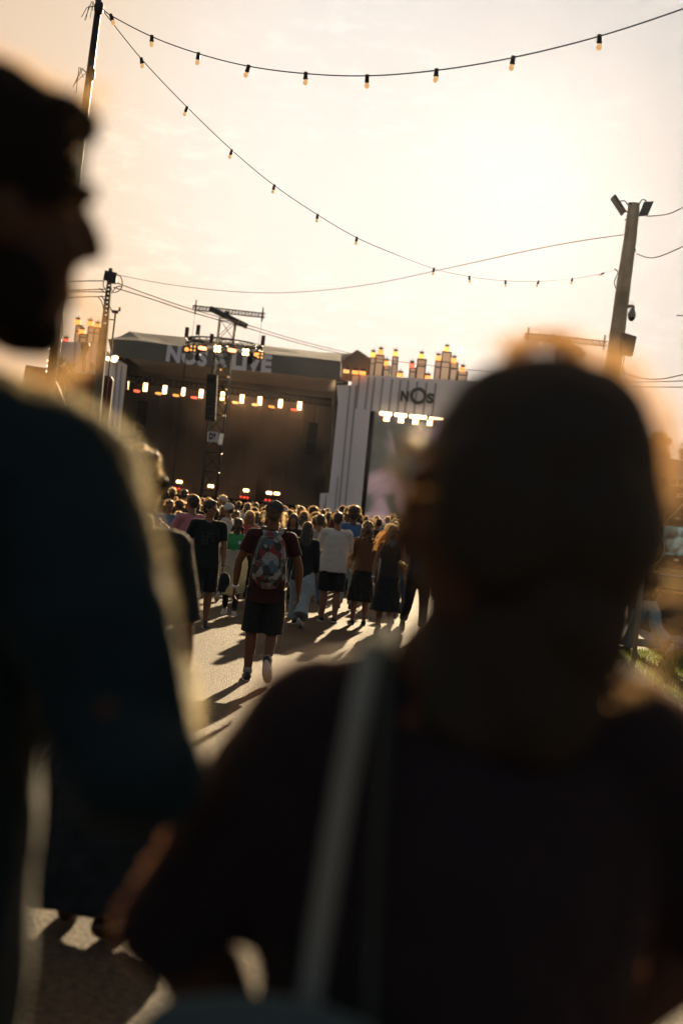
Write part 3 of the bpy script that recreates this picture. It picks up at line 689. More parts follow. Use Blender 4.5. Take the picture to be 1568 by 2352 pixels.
# big video screen
sp = q((861, 566), (1640, 650), (1560, 1420), (773, 1420))
SCM = bpy.data.materials.new('video_image'); SCM.use_nodes = True; nt = SCM.node_tree; b = nt.nodes['Principled BSDF']
t = nt.nodes.new('ShaderNodeTexCoord'); mp_ = nt.nodes.new('ShaderNodeMapping'); mp_.inputs['Scale'].default_value = (.16, .16, .16); mp_.inputs['Location'].default_value = (3.1, 0, 1.7)
nn = nt.nodes.new('ShaderNodeTexNoise'); nn.inputs['Scale'].default_value = 1.5; nn.inputs['Detail'].default_value = 2.5; nn.inputs['Distortion'].default_value = .8
nt.links.new(t.outputs['Object'], mp_.inputs[0]); nt.links.new(mp_.outputs[0], nn.inputs['Vector'])
rp = nt.nodes.new('ShaderNodeValToRGB'); ee = rp.color_ramp.elements; ee[0].position = .35; ee[0].color = (.035, .035, .028, 1); ee[1].position = .72; ee[1].color = (.30, .20, .20, 1)
e_ = ee.new(.5); e_.color = (.055, .052, .04, 1); e_ = ee.new(.58); e_.color = (.19, .12, .12, 1)
nt.links.new(nn.outputs[0], rp.inputs[0]); nt.links.new(rp.outputs[0], b.inputs['Emission Color']); b.inputs['Emission Strength'].default_value = .55; b.inputs['Base Color'].default_value = (.01, .01, .01, 1)
vs_ = root('video_screen', (S(900, 1000, 128.4)[0], 128.4, 0), 'giant video screen showing pale pink shapes under the white facade', 'video screen')
sb = MB(); sb.prism(SL(sp, 128.4), 128.5, 128.8); part('display', sb, SCM, vs_)
sb = MB(); a, b_ = S(*cr2(861, 566), 128.4), S(*cr2(773, 1420), 128.4); sb.prism([(a[0] - .05, a[1]), (a[0] + .45, a[1]), (b_[0] + .45, b_[1]), (b_[0] - .05, b_[1])], 128.2, 128.45); part('frame', sb, CURT, vs_)
for i, (x, y) in enumerate(((968, 617), (1062, 628), (1157, 638), (1252, 648))):
    blinder(S(*cr2(x, y), 127.4), 2, 2, .26, .13, 127.4, f'four-lamp blinder above the video screen, {["first", "second", "third", "fourth"][i]} from the left', grp='blinders above the video screen', hang=.1)
lb = MB(); lh = MB()
for i in range(26):
    if i in (5, 11, 19): continue
    t_ = i / 25; x = 930 + 405 * t_; y = 584 + 40 * t_; c = S(*cr2(x, y), 127.6); lb.ell((c[0], 127.5, c[1]), (.13, .06, .20 if i < 20 else .14), nu=10, nv=6)
a, b_ = S(*cr2(925, 583), 127.6), S(*cr2(1345, 626), 127.6); lh.beam((a[0], 127.8, a[1]), (b_[0], 127.8, b_[1]), .22, 8)
rt = root('light_bar', (a[0], 127.8, a[1]), 'long bright strip of lamps along the top of the video screen', 'light bar'); part('lamps', lb, E_STRIP, rt); part('bar', lh, DMETAL, rt)
# left facade
q8 = lambda x, y: (x * .25, 705.6 + y * .25)
c8 = lambda x0, x1, yt, yb: (q8(x0, 0)[0], q8(x1, 0)[0], q8(0, yt)[1], q8(0, yb)[1])
grv = [(*q8(gx, 320), *q8(gx - 30, 700), .12) for gx in (700, 770, 845, 905)]
facade('white facade with turret skyline left of the stage', [[q8(480, 300), q8(930, 345), q8(1010, 430), q8(1165, 530), q8(1085, 1250), q8(700, 1250), q8(380, 1100)]], grv + [(*q8(1075, 520), *q8(1030, 1100), .08), (*q8(1120, 540), *q8(1075, 1100), .06)],
       [(*c8(697, 747, 160, 318), .3), (*c8(737, 800, 245, 322), .1), (*c8(812, 868, 172, 330), .3), (*c8(870, 920, 184, 335), .15)], 129, 129)
for i, (x, y) in enumerate(((715, 138), (756, 228), (830, 152), (897, 176), (607, 305))):
    beacon(*q8(x, y), 129.3, .55, .4 if i < 4 else .26, E_RED if i == 4 else E_ORANGE, f'orange beacon lamp on the left white facade, {["on the thin left turret", "on the lowest turret", "on the middle turret", "next to the utility pole", "low at the far left"][i]}', 'beacon lamps along the left facade')
cl_ = MB(); hs_ = MB()
for x, y in ((985, 470), (1030, 470), (1050, 488), (1062, 462), (1012, 480)):
    c = S(*q8(x, y), 128); cl_.ell((c[0], 128, c[1]), (.28, .1, .18), nu=10, nv=6); hs_.box((c[0], 128.25, c[1]), (.4, .2, .3))
rt = root('lamp_cluster', (c[0], 128, c[1]), 'cluster of bright lamps beside the utility pole at the stage corner', 'stage light'); part('lamps', cl_, E_STRIP, rt); part('housing', hs_, DMETAL, rt)

# ------------------------------------------------------------------ delay towers
def delay_tower(d, topL, topR, legx, legtop, ring, label, bottom=1.0):
    k = d / FPX; A = P(*topL, d); B = P(*topR, d); rt = root('delay_tower', (P(*legx[2], d).x, d, 0), label, 'tower')
    b = MB(); truss(b, A, B, .24, 22, .022); part('top_truss', b, DMETAL, rt)
    b = MB(); n = 9
    for x_ in (A.lerp(B, .035), A.lerp(B, .965)):
        b.beam(x_ + V((0, 0, .45)), x_ - V((0, 0, .35)), .05); b.beam(x_ - V((0, 0, .3)), x_ - V((.03, 0, 1.6)), .012)
        part('hoist', b, DMETAL, rt); b = MB()
    xc = P(*legx[2], d).x; wl = legx[3]; zt = legtop
    b = MB()
    for dx in (-1, 1):
        for dy in (-1, 1): b.beam((xc + dx * wl, d + dy * wl, 0), (xc + dx * wl, d + dy * wl, zt), .045, 6)
    nn_ = int(zt / 1.0)
    for i in range(nn_):
        z0, z1 = zt * i / nn_, zt * (i + 1) / nn_
        for (a, c) in (((-1, -1), (1, -1)), ((1, -1), (1, 1)), ((1, 1), (-1, 1)), ((-1, 1), (-1, -1))):
            p_, q_ = V((xc + a[0] * wl, d + a[1] * wl, z0)), V((xc + c[0] * wl, d + c[1] * wl, z1)); b.beam(p_, q_, .02, 4); b.beam((p_.x, p_.y, z1), q_, .022, 4)
            if i >= nn_ - 2: b.beam((q_.x, q_.y, z0), (p_.x, p_.y, z1), .02, 4)
    part('mast', b, DMETAL, rt)
    b = MB()
    for dy, o_ in ((-.9, -.15), (.55, .25)):
        c = V((xc + o_, d + dy, zt + .12)); b.box(c, (1.75, .22, .3), rot=Matrix.Rotation(R(20), 3, 'Y'))
    b.box((xc, d - .2, zt + .25), (.25, 1.6, .22)); part('motor_platform', b, DMETAL, rt)
    return rt, xc
rt, xcA = delay_tower(80, (443.7, 706.5), (608.5, 725), (0, 0, (523, 739), .44), P(523, 735, 80).z, None, 'tall delay tower with a ring of lamps standing before the stage')
rc = P(514.3, 797, 80); rad = 2.15; rb = MB(); n = 28
rr = [[V((rc.x + r_ * math.cos(a), 80 + r_ * math.sin(a), rc.z + dz)) for a in [2 * math.pi * i / n for i in range(n)]] for r_, dz in ((rad, .25), (rad - .25, .25), (rad, -.05))]
for i in range(n):
    j = (i + 1) % n
    for ring in rr: rb.beam(ring[i], ring[j], .03, 5)
    rb.beam(rr[0][i], rr[1][j], .018, 4); rb.beam(rr[0][i], rr[2][j], .018, 4); rb.beam(rr[1][i], rr[2][i], .018, 4)
for a in range(4): rb.beam(V((xcA, 80, rc.z + .1)), rr[0][a * 7], .04, 5)
for a in (0, 9, 14, 18): rb.box(rr[0][a] + V((0, 0, .35)), (.22, .22, .55))
part('ring_truss', rb, DMETAL, rt)
cr6 = lambda x, y: ((520 + x / 5.113) * .784, (860 + y / 5.113) * .784)
RL = [(140, 835, 'o', 'leftmost'), (232, 820, 'q', 'dim second'), (375, 815, 'r', 'reddish left'), (598, 826, 'Q', 'brightest'), (815, 848, 'r', 'reddish middle'), (1020, 876, 'Q', 'bright right'), (1175, 912, 'o', 'amber right'), (1238, 930, 'q', 'rightmost dim')]
for x, y, k, nm in RL:
    p = P(*cr6(x, y), 78); fx = root('ring_light', (p.x, 78, p.z), f'lamp hanging on the round truss of the delay tower, the {nm} one', 'stage light', 'lamps on the round truss')
    h = MB(); h.box((p.x, 78.15, p.z), (.46, .2, .42)); h.beam((p.x, 78.15, p.z), (p.x, 78.3, rc.z), .03); part('housing', h, DMETAL, fx); lm = MB()
    if k in 'qQ':
        for dx in (-.1, .1):
            for dz in (-.1, .1): lm.ell((p.x + dx, 78, p.z + dz), (.085, .04, .085) if k == 'Q' else (.06, .04, .06), nu=10, nv=6)
        part('lamps', lm, E_WARM if k == 'Q' else E_DIM, fx)
    elif k == 'r': lm.loft([(p.x - .14, 78, p.z), (p.x + .14, 78, p.z - .02)], [.1, .1], n=8); part('lamps', lm, emis('salmon_lamp_glow', (1, .32, .14), 2.2), fx)
    else: lm.ell((p.x, 78, p.z), (.13, .05, .11), nu=10, nv=6); part('lamps', lm, E_ORANGE, fx)
for x, y, nm in ((300, 950, 'left'), (1090, 1000, 'right')):
    p = P(*cr6(x, y), 78.5); b = MB(); b.ell((p.x, 78.5, p.z), (.17, .17, .24)); b.beam((p.x, 78.5, p.z), (p.x, 78.5, rc.z), .04); b.box((p.x, 78.5, p.z + .3), (.34, .2, .12))
    single('moving_head', b, DMETAL, f'black moving head lamp hanging under the round truss on the {nm} side', 'stage light', 'moving head lamps', loc=(p.x, 78.5, p.z))
for x, y, r_, nm in ((648, 1142, .05, 'upper'), (757, 1245, .05, 'second'), (735, 1438, .045, 'third'), (712, 1640, .04, 'fourth'), (690, 1830, .04, 'lowest'), (565, 745, .04, 'topmost')):
    p = P(*cr6(x, y), 79.2); b = MB(); b.ell((p.x, 79.2, p.z), (r_, r_, r_ * .8)); b.beam((p.x, 79.2, p.z), (p.x, 79.5, p.z), .02)
    single('mast_lamp', b, E_DIM, f'tiny dim lamp clipped to the tower mast, {nm} one', 'lamp', 'tiny lamps on the tower mast', loc=(p.x, 79.2, p.z))
b = MB(); A0, A1 = P(*cr6(528, 1215), 79), P(*cr6(492, 1895), 79)
sa = root('speaker_array', (A0.x, 79, A1.z), 'tall black line of speakers hanging left of the tower mast', 'speaker')
for i in range(12):
    c = A0.lerp(A1, (i + .5) / 12); b.box((c.x, 79, c.z), (.57, .5, (A0.z - A1.z) / 12 - .02), rot=Matrix.Rotation(R(-1 * i), 3, 'X'))
part('cabinets', b, mat('black_speaker', (.008, .010, .010), .8), sa)
b = MB(); b.beam((A0.x - .1, 79, A0.z), (A0.x, 79, A0.z + 1.6), .03); b.beam((A1.x - .15, 79, A1.z), (A1.x - .15, 79, A1.z - .5), .02); b.beam((A1.x + .1, 79, A1.z), (A1.x + .1, 79, A1.z - .5), .02); part('rigging', b, DMETAL, sa)
# block sign
sg = root('block_sign', (P(488, 1003, 78.8).x, 78.8, P(488, 1015, 78.8).z), 'square white sign reading D3 below the black speaker array', 'sign')
b = MB(); b.prism([(p.x, p.z) for p in (P(*cr6(450, 2062), 78.8), P(*cr6(610, 2080), 78.8), P(*cr6(602, 2228), 78.8), P(*cr6(440, 2212), 78.8))], 78.8, 78.86); part('board', b, PAPER, sg)
b = MB(); text_mb('D3', b, cr6(470, 2178), cr6(568, 2188), .33, 78.77, bold=.05, depth=.03); part('lettering', b, BLACK, sg)
b = MB(); p = P(*cr6(660, 2095), 79.4); q_ = P(*cr6(636, 2265), 79.4); b.prism([(p.x - .11, p.z), (p.x + .11, p.z), (q_.x + .11, q_.z), (q_.x - .11, q_.z)], 79.4, 79.44)
single('side_banner', b, PAPER, 'narrow pale strip sign fixed to the tower mast right of the D3 sign', 'sign', loc=(p.x, 79.4, q_.z))
b = MB()
for (x0, y0, x1, y1) in ((130, 900, 85, 1380), (60, 1420, 20, 1900)): b.beam(P(*cr6(x0, y0), 79), P(*cr6(x1, y1), 79), .03, 5)
b.beam(P(*cr6(85, 1380), 79), P(*cr6(60, 1420), 79), .03, 5); b.beam(P(*cr6(20, 1900), 79), P(395, 1130, 79), .03, 5)
single('guy_cable', b, RUBBER, 'dark cable dropping from the left side of the round truss', 'cable', loc=tuple(P(*cr6(130, 900), 79)))
rtB, xcB = delay_tower(74, (1204.9, 772), (1393, 790), (0, 0, (1298, 805), .38), P(1298, 802, 74).z, None, 'delay tower with a crossbeam rising behind the woman')

# ------------------------------------------------------------------ poles, wires, string lights
def pole_prism(mb, pts, d0):
    """pts: [(x,y,width_px)] from the top down at distance d0 -> round tapered pole down to the ground"""
    P3 = [P(x, y, d0) for x, y, w_ in pts]; rr_ = [w_ / 2 * d0 / FPX for _, _, w_ in pts]
    a, b = P3[-2], P3[-1]; t = (b - a).normalized(); k = (P3[-1].z - gz(d0)) / -t.z
    P3.append(P3[-1] + t * k); rr_.append(rr_[-1] * 1.15)
    mb.loft(P3, rr_, n=14, cap='flat'); return P3[-1]
b = MB(); base = pole_prism(b, [(229, -60, 14), (226, 20, 15), (195, 260, 18)], 15.5)
p1 = root('string_light_pole', (base.x, 15.5, 0), 'slim dark pole holding the string lights, behind the man’s head', 'pole'); part('shaft', b, DMETAL, p1)
b = MB()
for y in (18, 170): 
    c = P(227.5 - (y - 18) * .125, y, 15.45); b.loft([c + V((0, 0, .03)), c - V((0, 0, .03))], [.05, .05], n=10)
    for i in range(5): b.loft([c + V((-.04, -.03, 0)), c + V((random.uniform(-.14, -.05), -.06, random.uniform(-.05, .05))), c + V((random.uniform(-.2, -.05), -.05, random.uniform(-.25, -.05)))], [.004] * 3, n=4)
    part('cable_tie', b, RUBBER, p1); b = MB()
def spline(pts, n=10):
    out = []
    for i in range(len(pts) - 1):
        p0, p1_, p2, p3 = pts[max(0, i - 1)], pts[i], pts[i + 1], pts[min(len(pts) - 1, i + 2)]
        for k in range(n):
            t = k / n; out.append(.5 * ((2 * p1_) + (p2 - p0) * t + (2 * p0 - 5 * p1_ + 4 * p2 - p3) * t * t + (3 * p1_ - p0 - 3 * p2 + p3) * t ** 3))
    return out + [pts[-1]]
def wire(name, pix, r_, label, m_=None, cat='wire', grp=None):
    pts = spline([P(x, y, d) for x, y, d in pix], 8); b = MB(); b.loft(pts, [r_] * len(pts), n=6, cap='flat')
    return single(name, b, m_ or RUBBER, label, cat, grp, loc=tuple(pts[0]))
def bulb(px, ang, label, grp, k=1.0):
    x, y, d = px; top = P(x, y, d); an = R(ang); dn = (RX * -math.sin(an) + UX * -math.cos(an)).normalized()
    dn = V((dn.x, random.uniform(-.2, .2), dn.z)).normalized()
    rt_ = root('festoon_bulb', tuple(top), label, 'light bulb', grp)
    b = MB(); b.loft([top - dn * .012, top + dn * .035 * k, top + dn * .062 * k], [.019 * k, .020 * k, .017 * k], n=10, cap='flat'); b.loft([top + dn * .045 * k, top + dn * .052 * k], [.024 * k, .024 * k], n=10, cap='flat'); part('socket', b, RUBBER, rt_)
    b = MB(); c = top + dn * .088 * k; b.ell(c, (.023 * k, .023 * k, .026 * k), nu=12, nv=8); b.loft([top + dn * .06 * k, c], [.015 * k, .02 * k], n=10); part('globe', b, E_BULB, rt_)
A_ = [(231, 14, 15.5), (255, 35, 15.3), (349, 84, 14.8), (456, 123, 14.3), (571, 152, 13.8), (702, 169, 13.3), (843, 174, 12.8), (1002, 161.5, 12.3), (1178, 132, 11.8), (1376, 83, 11.3), (1568, 20, 10.8), (1700, -30, 10.5)]
wire('string_light_cable', A_, .0062, 'thick dark cable of the upper string lights sagging across the sky', cat='cable')
ord_ = ['first', 'second', 'third', 'fourth', 'fifth', 'sixth', 'seventh', 'eighth', 'ninth', 'tenth', 'eleventh', 'twelfth', 'thirteenth', 'fourteenth', 'fifteenth']
for i, (q_, an) in enumerate(zip(A_[1:10], (-18, 0, 8, 18, 2, 2, 6, 10, 3))): bulb(q_, an, f'warm bulb on the upper string lights, {ord_[i]} from the pole', 'bulbs on the upper string')
B_ = [(232, 18, 15.5), (325, 135, 16.3), (430, 246, 17.3), (533, 345, 18.3), (630, 426, 19.3), (729, 493, 20.3), (819, 546, 21.4), (910, 585, 22.5), (996, 617, 23.6), (1077, 635, 24.7), (1160, 645, 25.8), (1236, 646, 26.8), (1313, 640, 27.8), (1385, 627, 29), (1416, 618, 30)]
wire('string_light_cable', B_[:8], .0052, 'near half of the dark cable of the lower string lights falling from the pole', cat='cable', grp=None)
wire('string_light_cable', B_[7:], .0038, 'far half of the lower string lights cable reaching the concrete pole', cat='cable')
for i, (q_, an) in enumerate(zip([b for j, b in enumerate(B_[1:14]) if j != 6], (-8, 22, 20, 14, 6, 8, 12, -6, -4, 20, 8, 60))): bulb(q_, an, f'small warm bulb on the lower string lights, {ord_[i]} from the dark pole', 'bulbs on the lower string', 1.0)
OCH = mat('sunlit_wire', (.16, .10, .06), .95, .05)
wire('overhead_wire', [(268, 631, 45), (400, 655, 44), (560, 671, 43), (700, 670, 42), (850, 653, 41), (1000, 622, 39), (1110, 598, 37), (1230, 572, 34), (1340, 552, 32), (1440, 538, 30)], .009, 'long overhead wire from the left utility pole to the concrete pole', OCH)
wire('overhead_wire', [(270, 650, 45), (340, 676, 52), (440, 710, 60), (580, 750, 72), (700, 786, 85), (850, 822, 100)], .020, 'upper wire of the pair sloping from the utility pole down to the stage', OCH)
wire('overhead_wire', [(262, 660, 45), (340, 684, 52), (440, 717, 60), (580, 757, 72), (700, 792, 85), (850, 827, 100)], .022, 'lower wire of the pair sloping from the utility pole down to the stage', OCH)
wire('overhead_wire', [(850, 822, 120), (960, 836, 122), (1100, 852, 124), (1200, 860, 125)], .03, 'thin wire strung in front of the facade turrets', OCH)
for i, (y0, y1) in enumerate(((645, 645.5), (664, 666), (671, 670), (681, 682))):
    wire('overhead_wire', [(60, y1 + 6, 44), (140, y1 + 2, 44.5), (190, y1, 45), (241 + i * 2, y0, 45)], .018, f'dark cable leaving the utility pole to the left, {ord_[i]} from the top', RUBBER, grp='cables left of the utility pole')
for i, pts in enumerate(([(1484, 497, 30), (1530, 492, 27), (1568, 476, 25), (1640, 440, 22)], [(1462, 583, 30), (1500, 592, 28), (1568, 566, 25), (1640, 530, 22)], [(1424, 851, 30), (1460, 866, 28), (1510, 871, 27), (1568, 860, 26), (1640, 840, 25)],
                         [(1420, 877, 30), (1500, 877, 29), (1640, 872, 28)], [(1419, 888, 30), (1500, 889, 29), (1640, 889, 28)])):
    wire('overhead_wire', pts, .010, f'pale wire running right from the concrete pole, {ord_[i]} from the top', OCH, grp='wires right of the concrete pole')
b = MB(); b.beam(P(1553, 724.5, 40), P(1600, 726, 40), .016); single('cable_end', b, RUBBER, 'short dark bar end in the sky at the right edge', 'cable', loc=tuple(P(1553, 724.5, 40)))
# utility pole, left: two flanges with rungs leaving holes
q5 = lambda x, y: ((200 + x / 5.2267) * .784, (760 + y / 5.2267) * .784)
UD = 45.0; k5 = UD / FPX
up_ = root('utility_pole', (P(222, 930, UD).x, UD, 0), 'tapered concrete utility pole with bored holes left of the stage', 'utility pole')
b = MB(); T_ = P(*q5(658, 140), UD); Bt = P(221, 940, UD); tt = (Bt - T_).normalized(); Bt = T_ + tt * ((T_.z - 0) / -tt.z); LN = (Bt - T_).length
Bpx = lambda y: T_.lerp(Bt, (T_.z - y) / T_.z)
wof = lambda s_: .055 + .125 * min(1, s_ / 4.4) + .03 * s_ / 10
holes = [(397, 1), (461, 1), (525, 1), (592, 1), (655, 1), (720, 1), (785, 1), (849, 1), (979, 1)]
hz = [((P(*q5(658 - (y - 140) * .093, y), UD) - T_).length) for y, _ in holes]
cuts = [0]
for h_ in hz: cuts += [h_ - .035, h_ + .035]
cuts += [LN]
sv = V((1, 0, 0)); sv = (sv - tt * sv.dot(tt)).normalized(); fv = V((0, 1, 0))
def seg(s0, s1, x0f, x1f, dpt=.10):
    vs = []
    for s_ in (s0, s1):
        w_ = wof(s_)
        for xx, yy in ((x0f, -1), (x1f, -1), (x1f, 1), (x0f, 1)):
            xo = xx * w_ if abs(xx) == 1 else xx * .035 / .2
            vs.append(b.bm.verts.new(T_ + tt * s_ + sv * xo + fv * yy * dpt))
    for q_ in ((0, 1, 2, 3), (7, 6, 5, 4), (0, 4, 5, 1), (1, 5, 6, 2), (2, 6, 7, 3), (3, 7, 4, 0)):
        f = b.bm.faces.new([vs[i] for i in q_])
for i in range(len(cuts) - 1):
    if i % 2 == 0: seg(cuts[i], cuts[i + 1], -1, 1)
    else: seg(cuts[i], cuts[i + 1], -1, -.2); seg(cuts[i], cuts[i + 1], .2, 1)
part('shaft', b, mat('grey_green_concrete', (.11, .115, .095), .85, .3, var=.2, vscale=2), up_)
b = MB(); c0, c1 = P(*q5(545, 200), UD), P(*q5(740, 360), UD)
b.box(((c0.x + c1.x) / 2 + .03, UD - .12, (c0.z + c1.z) / 2 + .02), (.38, .2, .30), rot=Matrix.Rotation(R(6), 3, 'Y')); b.box((c1.x - .07, UD - .1, c1.z + .06), (.16, .2, .2)); part('crossarm_box', b, DMETAL, up_)
b = MB()
for pts in ([(455, 575), (520, 660), (545, 780)], [(510, 555), (550, 620), (560, 700)], [(480, 445), (545, 490), (590, 515)], [(545, 340), (540, 400), (580, 470)], [(745, 230), (800, 260), (830, 350), (810, 450), (740, 500), (670, 500)], [(830, 420), (770, 410), (720, 440), (670, 510)], [(640, 720), (670, 790), (690, 800)],
            [(560, 700), (530, 900), (505, 1100), (470, 1350), (440, 1568), (400, 2000)], [(520, 980), (490, 1100), (480, 1250), (455, 1500)]):
    s_ = spline([P(*q5(*p), UD - .15) for p in pts], 6); b = MB(); b.loft(s_, [.016] * len(s_), n=5); part('cable_loop', b, RUBBER, up_)
b = MB(); a = P(*q5(725, 820), UD); e_ = P(*q5(640, 1568), UD); t = (e_ - a).normalized(); b.beam(a, a + t * (a.z / -t.z), .028, 8); b.beam(P(*q5(630, 918), UD), P(*q5(706, 925), UD), .02); 
cm = root('camera_mast', (a.x, UD, 0), 'thin black mast with a small camera beside the utility pole', 'mast'); part('shaft', b, DMETAL, cm)
b = MB(); c = P(*q5(725, 803), UD); b.box(c, (.2, .16, .08)); c = P(*q5(793, 765), UD); b.box(c, (.06, .14, .12)); b.beam(P(*q5(745, 790), UD), P(*q5(793, 775), UD), .012); part('camera', b, DMETAL, cm)

# concrete pole, right
CD = 30.0; q5r = lambda x, y: ((1700 + x / 3.36) * .784, (550 + y / 3.36) * .784)
cp = root('concrete_pole', (P(1395, 950, CD).x, CD, 0), 'thick leaning concrete pole with floodlights, right of the woman', 'utility pole')
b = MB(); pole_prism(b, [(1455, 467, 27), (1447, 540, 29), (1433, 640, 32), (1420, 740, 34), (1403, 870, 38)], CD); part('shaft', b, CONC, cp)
b = MB()
for pts in ([(470, 160), (490, 150), (500, 160)], [(460, 170), (430, 128), (370, 135)], [(575, 165), (600, 120), (640, 125), (640, 150)], [(440, 235), (460, 238)], [(345, 800), (335, 800), (365, 830), (350, 870)], [(350, 870), (330, 930), (345, 990)], [(530, 600), (540, 625)], [(445, 310), (435, 320)],
            [(400, 1650), (425, 1680), (410, 1760)], [(410, 1770), (400, 1900), (390, 2020)], [(420, 1775), (430, 1850), (455, 1920), (440, 1960), (390, 1975)]):
    s_ = spline([P(*q5r(*p), CD - .1) for p in pts], 6); b = MB(); b.loft(s_, [.012] * len(s_), n=5); part('cable_loop', b, RUBBER, cp)
fl = root('floodlight', tuple(P(*q5r(640, 200), CD - .1)), 'tilted square floodlight on the right of the concrete pole top', 'floodlight', 'floodlights on the concrete pole')
b = MB(); Q = [P(*q5r(*p), CD - .15) for p in ((620, 138), (718, 132), (655, 272), (566, 280))]; Q2 = [p + V((.02, .08, .01)) for p in Q]
b.quad(*Q); b.quad(*Q2[::-1])
for i in range(4): b.quad(Q[(i + 1) % 4], Q[i], Q2[i], Q2[(i + 1) % 4])
part('housing', b, mat('grey_metal', (.12, .11, .10), .5, .4, metal=.4), fl); b = MB(); b.beam(P(*q5r(565, 240), CD), P(*q5r(600, 250), CD - .1), .015); part('bracket', b, DMETAL, fl)
fl = root('floodlight', tuple(P(*q5r(365, 170), CD - .1)), 'thin floodlight panel seen edge-on on the left of the concrete pole top', 'floodlight', 'floodlights on the concrete pole')
b = MB(); a, e_ = P(*q5r(315, 88), CD - .1), P(*q5r(425, 255), CD - .1); n_ = V((e_ - a)).normalized(); b.box((a + e_) / 2, (.055, .35, (e_ - a).length), rot=Matrix.Rotation(-math.atan2((e_ - a).x, -(e_ - a).z), 3, 'Y')); part('housing', b, mat('grey_metal', (.12, .11, .10), .5, .4, metal=.4), fl)
b = MB(); b.beam(P(*q5r(430, 238), CD - .05), P(*q5r(465, 236), CD), .014); part('bracket', b, DMETAL, fl)
dc = root('dome_camera', tuple(P(*q5r(500, 1240), CD - .1)), 'white dome security camera on a bent bracket on the concrete pole', 'camera')
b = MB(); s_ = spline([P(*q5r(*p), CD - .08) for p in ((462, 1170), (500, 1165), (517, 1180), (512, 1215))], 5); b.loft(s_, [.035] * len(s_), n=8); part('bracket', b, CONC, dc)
b = MB(); c = P(*q5r(503, 1245), CD - .08); b.loft([c + V((0, 0, .09)), c + V((0, 0, .02)), c - V((0, 0, .03))], [.05, .085, .088], n=12); part('housing', b, mat('grey_plastic', (.3, .29, .27), .5), dc)
b = MB(); b.ell(c - V((0, 0, .06)), (.075, .075, .09)); part('dome', b, GLASSD, dc)
cb = root('control_box', tuple(P(*q5r(470, 1550), CD - .2)), 'grey control box strapped to the right side of the concrete pole', 'box')
b = MB(); Q = [(p.x, p.z) for p in (P(*q5r(400, 1435), CD - .2), P(*q5r(435, 1441), CD - .2), P(*q5r(536, 1475), CD - .2), P(*q5r(498, 1661), CD - .2), P(*q5r(388, 1645), CD - .2))]; b.prism(Q, CD - .35, CD - .12); part('case', b, mat('grey_box_paint', (.13, .125, .115), .6, .4), cb)
b = MB(); [b.ell(P(*q5r(*p), CD - .36), (.018, .01, .018)) for p in ((432, 1487), (410, 1590), (460, 1535))]; part('bolt', b, DMETAL, cb)

# red terrace on the left, with heater, plant and guest
TD = 50.0; p_ = [(p.x, p.z) for p in (P(60, 838, TD), P(155, 853, TD), P(255, 864, TD), P(260, 873, TD), P(238, 1060, TD), P(20, 1040, TD))]
tr_ = root('red_terrace', (p_[2][0], TD, 0), 'dark red raised terrace behind the utility pole', 'terrace')
zb = p_[2][1]; b = MB(); b.prism(p_[:5] + [(p_[4][0], 0), (p_[5][0], 0), p_[5]], TD, TD + .25); part('wall', b, mat('dark_red_paint', (.10, .012, .010), .7, .3, var=.15), tr_)
ht = root('patio_heater', (P(192, 850, TD + 1).x, TD + 1, P(192, 855, TD + 1).z), 'black funnel-topped column lamp on the red terrace', 'lamp')
cpt = [P(*q8(x, y), TD + 1) for x, y in ((786, 335), (786, 365), (782, 378), (776, 440), (770, 600))]; b = MB(); b.loft(cpt, [.165, .16, .15, .06, .065], n=14, cap='flat'); part('stem', b, DMETAL, ht)
b = MB(); b.loft([cpt[0] + V((0, 0, .05)), cpt[0]], [.10, .18], n=14, cap='flat'); part('hood', b, mat('grey_hood', (.08, .08, .075), .6), ht)
random.seed(3); b = MB(); st = MB()
for i in range(60):
    x, y = random.uniform(520, 690), random.uniform(490, 700)
    if y > 700 - (690 - x) * .1 or y < 480 + (x - 560) * .75: continue
    c = P(*q8(x, y), TD - random.uniform(.1, .7))
    for j in range(7):
        dd = V((random.uniform(-.35, .35), random.uniform(-.4, .1), 1)).normalized(); l_ = random.uniform(.12, .24); q_ = c + V((random.uniform(-.05, .05), 0, random.uniform(-.05, .05)))
        b.loft([q_, q_ + dd * l_ * .5, q_ + dd * l_], [.012, .022, .006], n=5, cap='flat')
pt = root('cactus_shrub', (P(150, 880, TD).x, TD - .4, P(150, 890, TD).z), 'bushy green upright plant at the left end of the red terrace', 'plant'); part('foliage', b, mat('plant_green', (.03, .11, .025), .6, .3, trans=.2, tcol=(.1, .25, .03)), pt)
st = MB(); c = P(150, 880, TD - .4); st.loft([c - V((0, 0, .35)), c + V((0, 0, .2))], [.05, .03], n=8); part('stem', st, OLIVE, pt)
wire('hanging_string', [(115.5, 778, 40), (113, 810, 40), (109, 845, 40), (106.5, 880, 40)], .004, 'thin hanging cord of tiny lights behind the man’s chin', ALU, 'string lights')
b = MB(); 
for x, y in ((114.6, 785), (114, 800), (110, 828), (109, 840), (107.8, 853)): b.ell(P(x, y, 39.9), (.028, .028, .032), nu=8, nv=6)
single('fairy_lights', b, E_STRIP, 'five tiny lights on the hanging cord behind the man’s chin', 'string lights', loc=tuple(P(114, 800, 39.9)))
b = MB(); b.beam(P(142, 770, 38), P(128.5, 877, 38), .018); b.beam(P(128.5, 877, 38), P(152, 930, 38), .018); b.beam(P(142, 770, 38), P(144, 700, 38), .018); b.beam(P(152, 930, 38), P(200, 1060, 38), .018)
single('tent_frame', b, mat('pale_tube', (.6, .5, .35), .35, .6, metal=.4), 'slim pale bent tube frame left of the green plant', 'frame', loc=tuple(P(128.5, 877, 38)))

